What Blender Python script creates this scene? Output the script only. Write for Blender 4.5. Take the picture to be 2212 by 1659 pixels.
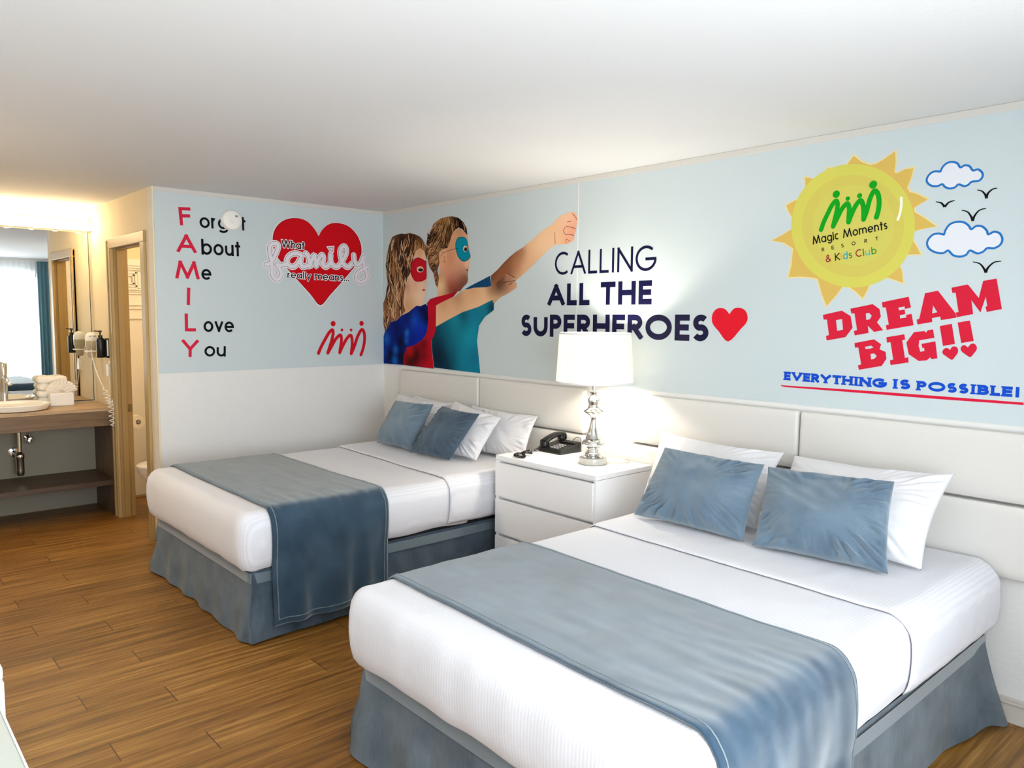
import bpy, bmesh, math, random
from mathutils import Vector, Matrix, noise
from mathutils.geometry import delaunay_2d_cdt, tessellate_polygon
for o in list(bpy.data.objects): bpy.data.objects.remove(o, do_unlink=True)
SC = bpy.context.scene
C = SC.collection
PI = math.pi
# ------------------------------------------------------------------ camera, world, exposure, big lights
cd = bpy.data.cameras.new('camera'); cam = bpy.data.objects.new('camera', cd); C.objects.link(cam)
cam.location = (5.4696, -3.4698, 1.6025); cam.rotation_euler = (1.48214, -0.008914, 0.840958)
cd.sensor_width = 36; cd.lens = 36*1661/2212; cd.clip_start = .02
SC.camera = cam
SC.view_settings.view_transform = 'Standard'; SC.view_settings.look = 'None'
SC.view_settings.gamma = 1; SC.view_settings.use_curve_mapping = False
SC.view_settings.exposure = 0.14
w = bpy.data.worlds.new('sky'); SC.world = w; w.use_nodes = True
w.node_tree.nodes['Background'].inputs[0].default_value = (.75, .86, 1, 1)
w.node_tree.nodes['Background'].inputs[1].default_value = 1.0
SC.cycles.max_bounces = 10; SC.cycles.diffuse_bounces = 6; SC.cycles.glossy_bounces = 5; SC.cycles.transmission_bounces = 6
SC.cycles.sample_clamp_indirect = 6; SC.cycles.use_denoising = True
def s2l(c):
    f = lambda v: v/12.92 if v <= .04045 else ((v+.055)/1.055)**2.4
    return tuple(f(v/255.) for v in c[:3])
def lamp_light(name, kind, loc, power, col, size=.1, size_y=None, rot=(0, 0, 0)):
    d = bpy.data.lights.new(name, kind); d.energy = power; d.color = col
    if kind == 'AREA':
        d.shape = 'RECTANGLE'; d.size = size; d.size_y = size_y or size
    else: d.shadow_soft_size = size
    o = bpy.data.objects.new(name, d); C.objects.link(o); o.location = loc; o.rotation_euler = rot
    return o
# daylight coming in at the front window (window_1 in wall_window, beside and behind the camera)
lamp_light('window_daylight', 'AREA', (5.80, -2.20, 1.32), 120, (.885, .95, 1), 1.72, 2.58, (0, PI/2, 0)).data.spread = math.radians(155)
# added ceiling light over the walkway, out of view, to brighten the left side
lamp_light('added_room_fill', 'AREA', (.95, -3.30, 2.335), 7, (1, .98, .95), .34, .34).data.shape = 'DISK'
# ------------------------------------------------------------------ materials
def mat(name, col, rough=.6, metal=0, **k):
    m = bpy.data.materials.new(name); m.use_nodes = True
    b = m.node_tree.nodes['Principled BSDF']
    b.inputs['Base Color'].default_value = (*s2l(col), 1); b.inputs['Roughness'].default_value = rough; b.inputs['Metallic'].default_value = metal
    for kk, v in k.items(): b.inputs[kk.replace('_', ' ')].default_value = v
    return m
def N(m, t, **k):
    n = m.node_tree.nodes.new(t)
    for a, v in k.items(): setattr(n, a, v)
    return n
def LK(m, a, b): m.node_tree.links.new(a, b)
def bsdf(m): return m.node_tree.nodes['Principled BSDF']
def tcoord(m, scale=(1, 1, 1), rot=(0, 0, 0)):
    t = N(m, 'ShaderNodeTexCoord'); p = N(m, 'ShaderNodeMapping'); p.inputs['Scale'].default_value = scale; p.inputs['Rotation'].default_value = rot
    LK(m, t.outputs['Object'], p.inputs[0]); return p.outputs[0]
def bump(m, h, strength, dist=.01):
    b = N(m, 'ShaderNodeBump'); b.inputs['Strength'].default_value = strength; b.inputs['Distance'].default_value = dist
    LK(m, h, b.inputs['Height']); LK(m, b.outputs[0], bsdf(m).inputs['Normal'])
def noise_tex(m, vec, scale, detail=4, rough=.5):
    n = N(m, 'ShaderNodeTexNoise'); n.inputs['Scale'].default_value = scale; n.inputs['Detail'].default_value = detail; n.inputs['Roughness'].default_value = rough
    LK(m, vec, n.inputs['Vector']); return n.outputs[0]
def ramp(m, fac, stops):
    r = N(m, 'ShaderNodeValToRGB'); e = r.color_ramp.elements
    while len(e) < len(stops): e.new(.5)
    for i, (p, c) in enumerate(stops): e[i].position = p; e[i].color = (*s2l(c), 1)
    LK(m, fac, r.inputs[0]); return r.outputs[0]
M = {}
def plaster(name, col, strength=.25, sc=55):
    m = mat(name, col, .75); v = tcoord(m); bump(m, noise_tex(m, v, sc, 3), strength, .004); M[name] = m; return m
plaster('wall_paint', (226, 225, 222), .55, 42); plaster('ceiling_paint', (224, 224, 223), .15, 90)
plaster('beige_paint', (232, 217, 184), .5); plaster('shaded_wall_paint', (150, 144, 128), .5)  # the second is a darker wall tone for shade under the counter
M['trim_paint'] = mat('trim_paint', (232, 230, 226), .5)
M['casing_paint'] = mat('casing_paint', (172, 148, 100), .45)
M['jamb_paint'] = mat('jamb_paint', (158, 130, 80), .5)
M['base_board'] = mat('base_board', (205, 199, 188), .4)
M['mural_ground'] = mat('mural_ground', (197, 208, 210), .55)
m = mat('print', (255, 255, 255), .7, Specular_IOR_Level=.08); a = N(m, 'ShaderNodeAttribute', attribute_name='Col'); LK(m, a.outputs['Color'], bsdf(m).inputs['Base Color']); M['print'] = m
m = mat('print_navy', (10, 11, 52), .4, Specular_IOR_Level=.15); M['print_navy'] = m
# oak floor: planks 158 mm wide that run towards the headboard wall, three-step stagger
m = mat('floor_oak', (170, 130, 80), .42); M['floor_oak'] = m
t = N(m, 'ShaderNodeTexCoord'); sp = N(m, 'ShaderNodeSeparateXYZ'); LK(m, t.outputs['Object'], sp.inputs[0])
def mth(op, a, b=None, c=None):
    n = N(m, 'ShaderNodeMath', operation=op)
    for i, x in enumerate((a, b, c)):
        if x is None: continue
        if isinstance(x, (int, float)): n.inputs[i].default_value = x
        else: LK(m, x, n.inputs[i])
    return n.outputs[0]
rowf = mth('DIVIDE', mth('SUBTRACT', sp.outputs[0], .219), .158); row = mth('FLOOR', rowf); fx = mth('FRACT', rowf)
k3 = mth('FLOORED_MODULO', row, 3)
off = mth('ADD', mth('MULTIPLY', k3, -.15), mth('MULTIPLY', mth('COMPARE', k3, 1, .1), -.45))
yf = mth('DIVIDE', mth('SUBTRACT', mth('SUBTRACT', sp.outputs[1], -2.455), off), 1.2); colm = mth('FLOOR', yf); fy = mth('FRACT', yf)
cmb = N(m, 'ShaderNodeCombineXYZ'); LK(m, row, cmb.inputs[0]); LK(m, colm, cmb.inputs[1])
wn = N(m, 'ShaderNodeTexWhiteNoise', noise_dimensions='2D'); LK(m, cmb.outputs[0], wn.inputs['Vector'])
gv = N(m, 'ShaderNodeCombineXYZ'); LK(m, mth('MULTIPLY', sp.outputs[0], 34), gv.inputs[0]); LK(m, mth('MULTIPLY', sp.outputs[1], 1.5), gv.inputs[1]); LK(m, mth('MULTIPLY', wn.outputs['Value'], 30), gv.inputs[2])
g1 = noise_tex(m, gv.outputs[0], 1.3, 6, .62)
gv2 = N(m, 'ShaderNodeCombineXYZ'); LK(m, mth('MULTIPLY', sp.outputs[0], 120), gv2.inputs[0]); LK(m, mth('MULTIPLY', sp.outputs[1], 3), gv2.inputs[1])
g2 = noise_tex(m, gv2.outputs[0], 1.5, 3)
val = mth('ADD', mth('ADD', mth('MULTIPLY', g1, .75), mth('MULTIPLY', g2, .25)), mth('MULTIPLY', mth('SUBTRACT', wn.outputs['Value'], .5), .09))
colr = ramp(m, val, [(.28, (70, 40, 10)), (.45, (116, 76, 26)), (.58, (148, 104, 44)), (.75, (186, 141, 76))])
gx = mth('ADD', mth('MULTIPLY', mth('LESS_THAN', mth('ABSOLUTE', mth('SUBTRACT', fx, .5)), .493), .55), .45)
gy = mth('GREATER_THAN', fy, .0035)
gap = mth('MULTIPLY', gx, gy)
mx = N(m, 'ShaderNodeMix', data_type='RGBA'); LK(m, gap, mx.inputs[0]); mx.inputs[6].default_value = (*s2l((70, 42, 20)), 1); LK(m, colr, mx.inputs[7])
LK(m, mx.outputs[2], bsdf(m).inputs['Base Color']); bump(m, mth('ADD', mth('MULTIPLY', g2, .15), gap), .25, .002)
def wood(name, dark, light, axis=1, rough=.45):
    m = mat(name, light, rough); sc = [45, 45, 45]; sc[axis] = 2.2
    v = tcoord(m, sc); n = noise_tex(m, v, 1.2, 5, .6)
    LK(m, ramp(m, n, [(.3, dark), (.7, light)]), bsdf(m).inputs['Base Color']); M[name] = m; return m
wood('counter_wood', (150, 118, 84), (206, 178, 140)); wood('dark_wood', (84, 62, 36), (124, 97, 60), 1); wood('shaded_shelf_wood', (52, 38, 26), (84, 64, 46), 1); wood('shaded_panel_wood', (74, 56, 38), (112, 88, 62), 2)  # shelf and panel woods darkened in colour, imitating shade under the counter
# textiles
def linen(name, col, stripe=None, sheen=.2):
    m = mat(name, col, .85, Sheen_Weight=sheen, Sheen_Roughness=.5)
    if stripe:
        t = N(m, 'ShaderNodeTexCoord'); sx = N(m, 'ShaderNodeSeparateXYZ'); LK(m, t.outputs['Object'], sx.inputs[0])
        w1 = N(m, 'ShaderNodeMath', operation='MULTIPLY'); LK(m, sx.outputs[stripe[0]], w1.inputs[0]); w1.inputs[1].default_value = 2*PI/stripe[1]
        s = N(m, 'ShaderNodeMath', operation='SINE'); LK(m, w1.outputs[0], s.inputs[0])
        st = N(m, 'ShaderNodeMath', operation='MULTIPLY_ADD'); LK(m, s.outputs[0], st.inputs[0]); st.inputs[1].default_value = .5; st.inputs[2].default_value = .5
        LK(m, ramp(m, st.outputs[0], [(.35, tuple(int(c*.972) for c in col)), (.65, col)]), bsdf(m).inputs['Base Color'])
        bump(m, st.outputs[0], .15, .001)
    M[name] = m; return m
linen('sheet_white', (219, 219, 224), (0, .0125)); linen('pillow_white', (222, 221, 223)); linen('towel_white', (245, 240, 230))
def velvet(name, col, dark, ax=(90, 400, 90), pile=(.36, .37, .36), sg=.45):
    """woven velvet: dark ground plus the pale nap that shows where light and eye graze the cloth"""
    m = mat(name, col, .8); nt = m.node_tree; b = bsdf(m); b.inputs['Specular IOR Level'].default_value = .15
    v = tcoord(m); n1 = noise_tex(m, v, 7, 4, .6); v2 = tcoord(m, ax); n2 = noise_tex(m, v2, 1, 2)
    a = N(m, 'ShaderNodeMath', operation='MULTIPLY_ADD'); LK(m, n2, a.inputs[0]); a.inputs[1].default_value = .45; LK(m, n1, a.inputs[2])
    LK(m, ramp(m, a.outputs[0], [(.38, dark), (1.0, col)]), b.inputs['Base Color'])
    bump(m, n2, .15, .002)
    sh = N(m, 'ShaderNodeBsdfSheen'); sh.distribution = 'ASHIKHMIN'; sh.inputs['Color'].default_value = (*pile, 1); sh.inputs['Roughness'].default_value = sg
    ad = N(m, 'ShaderNodeAddShader'); LK(m, b.outputs[0], ad.inputs[0]); LK(m, sh.outputs[0], ad.inputs[1]); LK(m, ad.outputs[0], nt.nodes['Material Output'].inputs[0])
    M[name] = m; return m
velvet('runner_velvet', (62, 84, 102), (28, 46, 62), pile=(.335, .335, .32)); velvet('cushion_velvet', (112, 130, 144), (72, 92, 110), (300, 60, 300), (.25, .26, .26)); velvet('dark_velvet', (82, 98, 112), (46, 62, 80), (300, 60, 300), (.13, .14, .14)); velvet('skirt_cloth', (90, 104, 116), (34, 48, 62), (160, 160, 12), (.16, .16, .15))
M['band_satin'] = mat('band_satin', (94, 110, 119), .5, Sheen_Weight=.6)
M['ceiling_trim'] = mat('ceiling_trim', (208, 205, 198), .6)
M['headboard_vinyl'] = mat('headboard_vinyl', (216, 213, 207), .42)
M['dark_box'] = mat('dark_box', (40, 42, 46), .9)
M['white_laquer'] = mat('white_laquer', (240, 240, 241), .35)
M['desk_top'] = mat('desk_top', (186, 193, 186), .35)
M['chrome'] = mat('chrome', (225, 225, 222), .06, 1)
M['steel'] = mat('steel', (170, 168, 160), .18, 1)
M['black_plastic'] = mat('black_plastic', (14, 14, 14), .35)
M['key_grey'] = mat('key_grey', (150, 150, 150), .5)
M['white_plastic'] = mat('white_plastic', (240, 238, 232), .35)
M['silver_plastic'] = mat('silver_plastic', (190, 180, 155), .35, .3)
M['porcelain'] = mat('porcelain', (245, 242, 234), .12)
M['black_slot'] = mat('black_slot', (30, 30, 30), .7)
M['mirror_glass'] = mat('mirror_glass', (238, 240, 238), .01, 1)
M['crystal'] = mat('crystal', (240, 238, 228), .04, 0, Transmission_Weight=.45, IOR=1.5)
M['brass'] = mat('brass', (150, 130, 90), .3, 1)
M['paper'] = mat('paper', (245, 240, 228), .9)
M['teal_drape'] = mat('teal_drape', (88, 128, 140), .85)
def emit(name, col, st):
    m = bpy.data.materials.new(name); m.use_nodes = True; b = bsdf(m)
    b.inputs['Base Color'].default_value = (*s2l(col), 1); b.inputs['Emission Color'].default_value = (*s2l(col), 1); b.inputs['Emission Strength'].default_value = st; M[name] = m
emit('bulb_glow', (255, 226, 178), 30); emit('lamp_bulb', (255, 224, 178), 30)
m = bpy.data.materials.new('shade_cloth'); m.use_nodes = True; M['shade_cloth'] = m
nt = m.node_tree; nt.nodes.remove(bsdf(m)); d = N(m, 'ShaderNodeBsdfDiffuse'); d.inputs[0].default_value = (.9, .88, .84, 1); tr = N(m, 'ShaderNodeBsdfTranslucent'); tr.inputs[0].default_value = (.95, .92, .86, 1)
mxs = N(m, 'ShaderNodeMixShader'); mxs.inputs[0].default_value = .55; LK(m, d.outputs[0], mxs.inputs[1]); LK(m, tr.outputs[0], mxs.inputs[2]); LK(m, mxs.outputs[0], nt.nodes['Material Output'].inputs[0])
m = bpy.data.materials.new('sheer_cloth'); m.use_nodes = True; M['sheer_cloth'] = m
nt = m.node_tree; nt.nodes.remove(bsdf(m)); d = N(m, 'ShaderNodeBsdfDiffuse'); d.inputs[0].default_value = (.93, .94, .95, 1); tr = N(m, 'ShaderNodeBsdfTranslucent'); tr.inputs[0].default_value = (.95, .96, .97, 1)
mxs = N(m, 'ShaderNodeMixShader'); mxs.inputs[0].default_value = .5; LK(m, d.outputs[0], mxs.inputs[1]); LK(m, tr.outputs[0], mxs.inputs[2]); LK(m, mxs.outputs[0], nt.nodes['Material Output'].inputs[0])
M['window_glass'] = mat('window_glass', (250, 252, 252), .02, 0, Transmission_Weight=1, IOR=1.45)
# ------------------------------------------------------------------ builders
def link(name, me, parent=None, loc=(0, 0, 0)):
    o = bpy.data.objects.new(name, me); C.objects.link(o); o.location = loc
    if parent: o.parent = parent
    return o
def obj(name, bm, m, parent=None, smooth=False, loc=(0, 0, 0)):
    bmesh.ops.recalc_face_normals(bm, faces=bm.faces) if not getattr(bm, 'keep', False) else None
    me = bpy.data.meshes.new(name); bm.to_mesh(me); bm.free()
    for mm in (m if isinstance(m, (list, tuple)) else [m]): me.materials.append(M[mm])
    if smooth:
        for p in me.polygons: p.use_smooth = True
        if smooth != 'all':
            try: me.set_sharp_from_angle(angle=math.radians(42))
            except Exception: pass
    return link(name, me, parent, loc)
def tag(o, label=None, cat=None, group=None, kind=None):
    if label: o['label'] = label
    if cat: o['category'] = cat
    if group: o['group'] = group
    if kind: o['kind'] = kind
    return o
def thing(name, label, cat, loc=(0, 0, 0), rotz=0, group=None):
    o = bpy.data.objects.new(name, None); C.objects.link(o); o.location = loc; o.rotation_euler = (0, 0, rotz); o.empty_display_size = .1
    return tag(o, label, cat, group)
def struct(name, bm, m, smooth=False, parent=None):
    o = obj(name, bm, m, parent, smooth)
    if parent is None: o['kind'] = 'structure'
    return o
def box(bm, x0, x1, y0, y1, z0, z1, bev=0, seg=2):
    r = bmesh.ops.create_cube(bm, size=1); vs = r['verts']
    for v in vs: v.co = Vector(((x0+x1)/2+v.co.x*(x1-x0), (y0+y1)/2+v.co.y*(y1-y0), (z0+z1)/2+v.co.z*(z1-z0)))
    if bev:
        es = list({e for v in vs for e in v.link_edges})
        bmesh.ops.bevel(bm, geom=es, offset=bev, segments=seg, affect='EDGES', profile=.5)
    return bm
def nbox(*a, **k): return box(bmesh.new(), *a, **k)
def lathe(prof, seg=40, center=(0, 0, 0), axis='z', caps=True, bm=None):
    bm = bm or bmesh.new(); rings = []
    def P(r, h, a):
        x, y = r*math.cos(a), r*math.sin(a)
        q = {'z': (x, y, h), 'x': (h, x, y), 'y': (x, h, y)}[axis]
        return bm.verts.new((q[0]+center[0], q[1]+center[1], q[2]+center[2]))
    for r, h in prof: rings.append([P(max(r, 1e-4), h, 2*PI*i/seg) for i in range(seg)])
    for a, b in zip(rings, rings[1:]):
        for i in range(seg): bm.faces.new((a[i], a[(i+1) % seg], b[(i+1) % seg], b[i]))
    if caps: bm.faces.new(rings[0]); bm.faces.new(rings[-1])
    return bm
def tube(pts, r, seg=10, bm=None, closed=False, caps=True):
    bm = bm or bmesh.new(); pts = [Vector(p) for p in pts]; n = len(pts); rings = []; up = None
    for i, p in enumerate(pts):
        a = pts[(i-1) % n] if (closed or i) else p; b = pts[(i+1) % n] if (closed or i < n-1) else p
        t = (b-a).normalized()
        if up is None: up = t.orthogonal().normalized()
        up = (up - t*up.dot(t)); up = up.normalized() if up.length > 1e-6 else t.orthogonal().normalized()
        s = t.cross(up); rr = r[i] if isinstance(r, (list, tuple)) else r
        rings.append([bm.verts.new(p+rr*(math.cos(2*PI*j/seg)*up+math.sin(2*PI*j/seg)*s)) for j in range(seg)])
    for i in range(n if closed else n-1):
        A, B = rings[i], rings[(i+1) % n]
        for j in range(seg): bm.faces.new((A[j], A[(j+1) % seg], B[(j+1) % seg], B[j]))
    if caps and not closed: bm.faces.new(rings[0]); bm.faces.new(rings[-1])
    return bm
def smooth_path(pts, n=8):
    pts = [Vector(p) for p in pts]; out = []
    for i in range(len(pts)-1):
        p0, p1, p2, p3 = pts[max(i-1, 0)], pts[i], pts[i+1], pts[min(i+2, len(pts)-1)]
        for k in range(n):
            t = k/n; out.append(.5*((2*p1)+(p2-p0)*t+(2*p0-5*p1+4*p2-p3)*t*t+(3*p1-p0-3*p2+p3)*t**3))
    out.append(pts[-1]); return out
def grid(nu, nv, f, bm=None):
    bm = bm or bmesh.new(); vs = [[bm.verts.new(f(i/(nu-1), j/(nv-1))) for j in range(nv)] for i in range(nu)]
    for i in range(nu-1):
        for j in range(nv-1): bm.faces.new((vs[i][j], vs[i+1][j], vs[i+1][j+1], vs[i][j+1]))
    return bm
def nz(p, s, seed=0): return noise.noise(Vector(p)*s+Vector((seed*7.3, seed*3.1, seed)))
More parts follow.
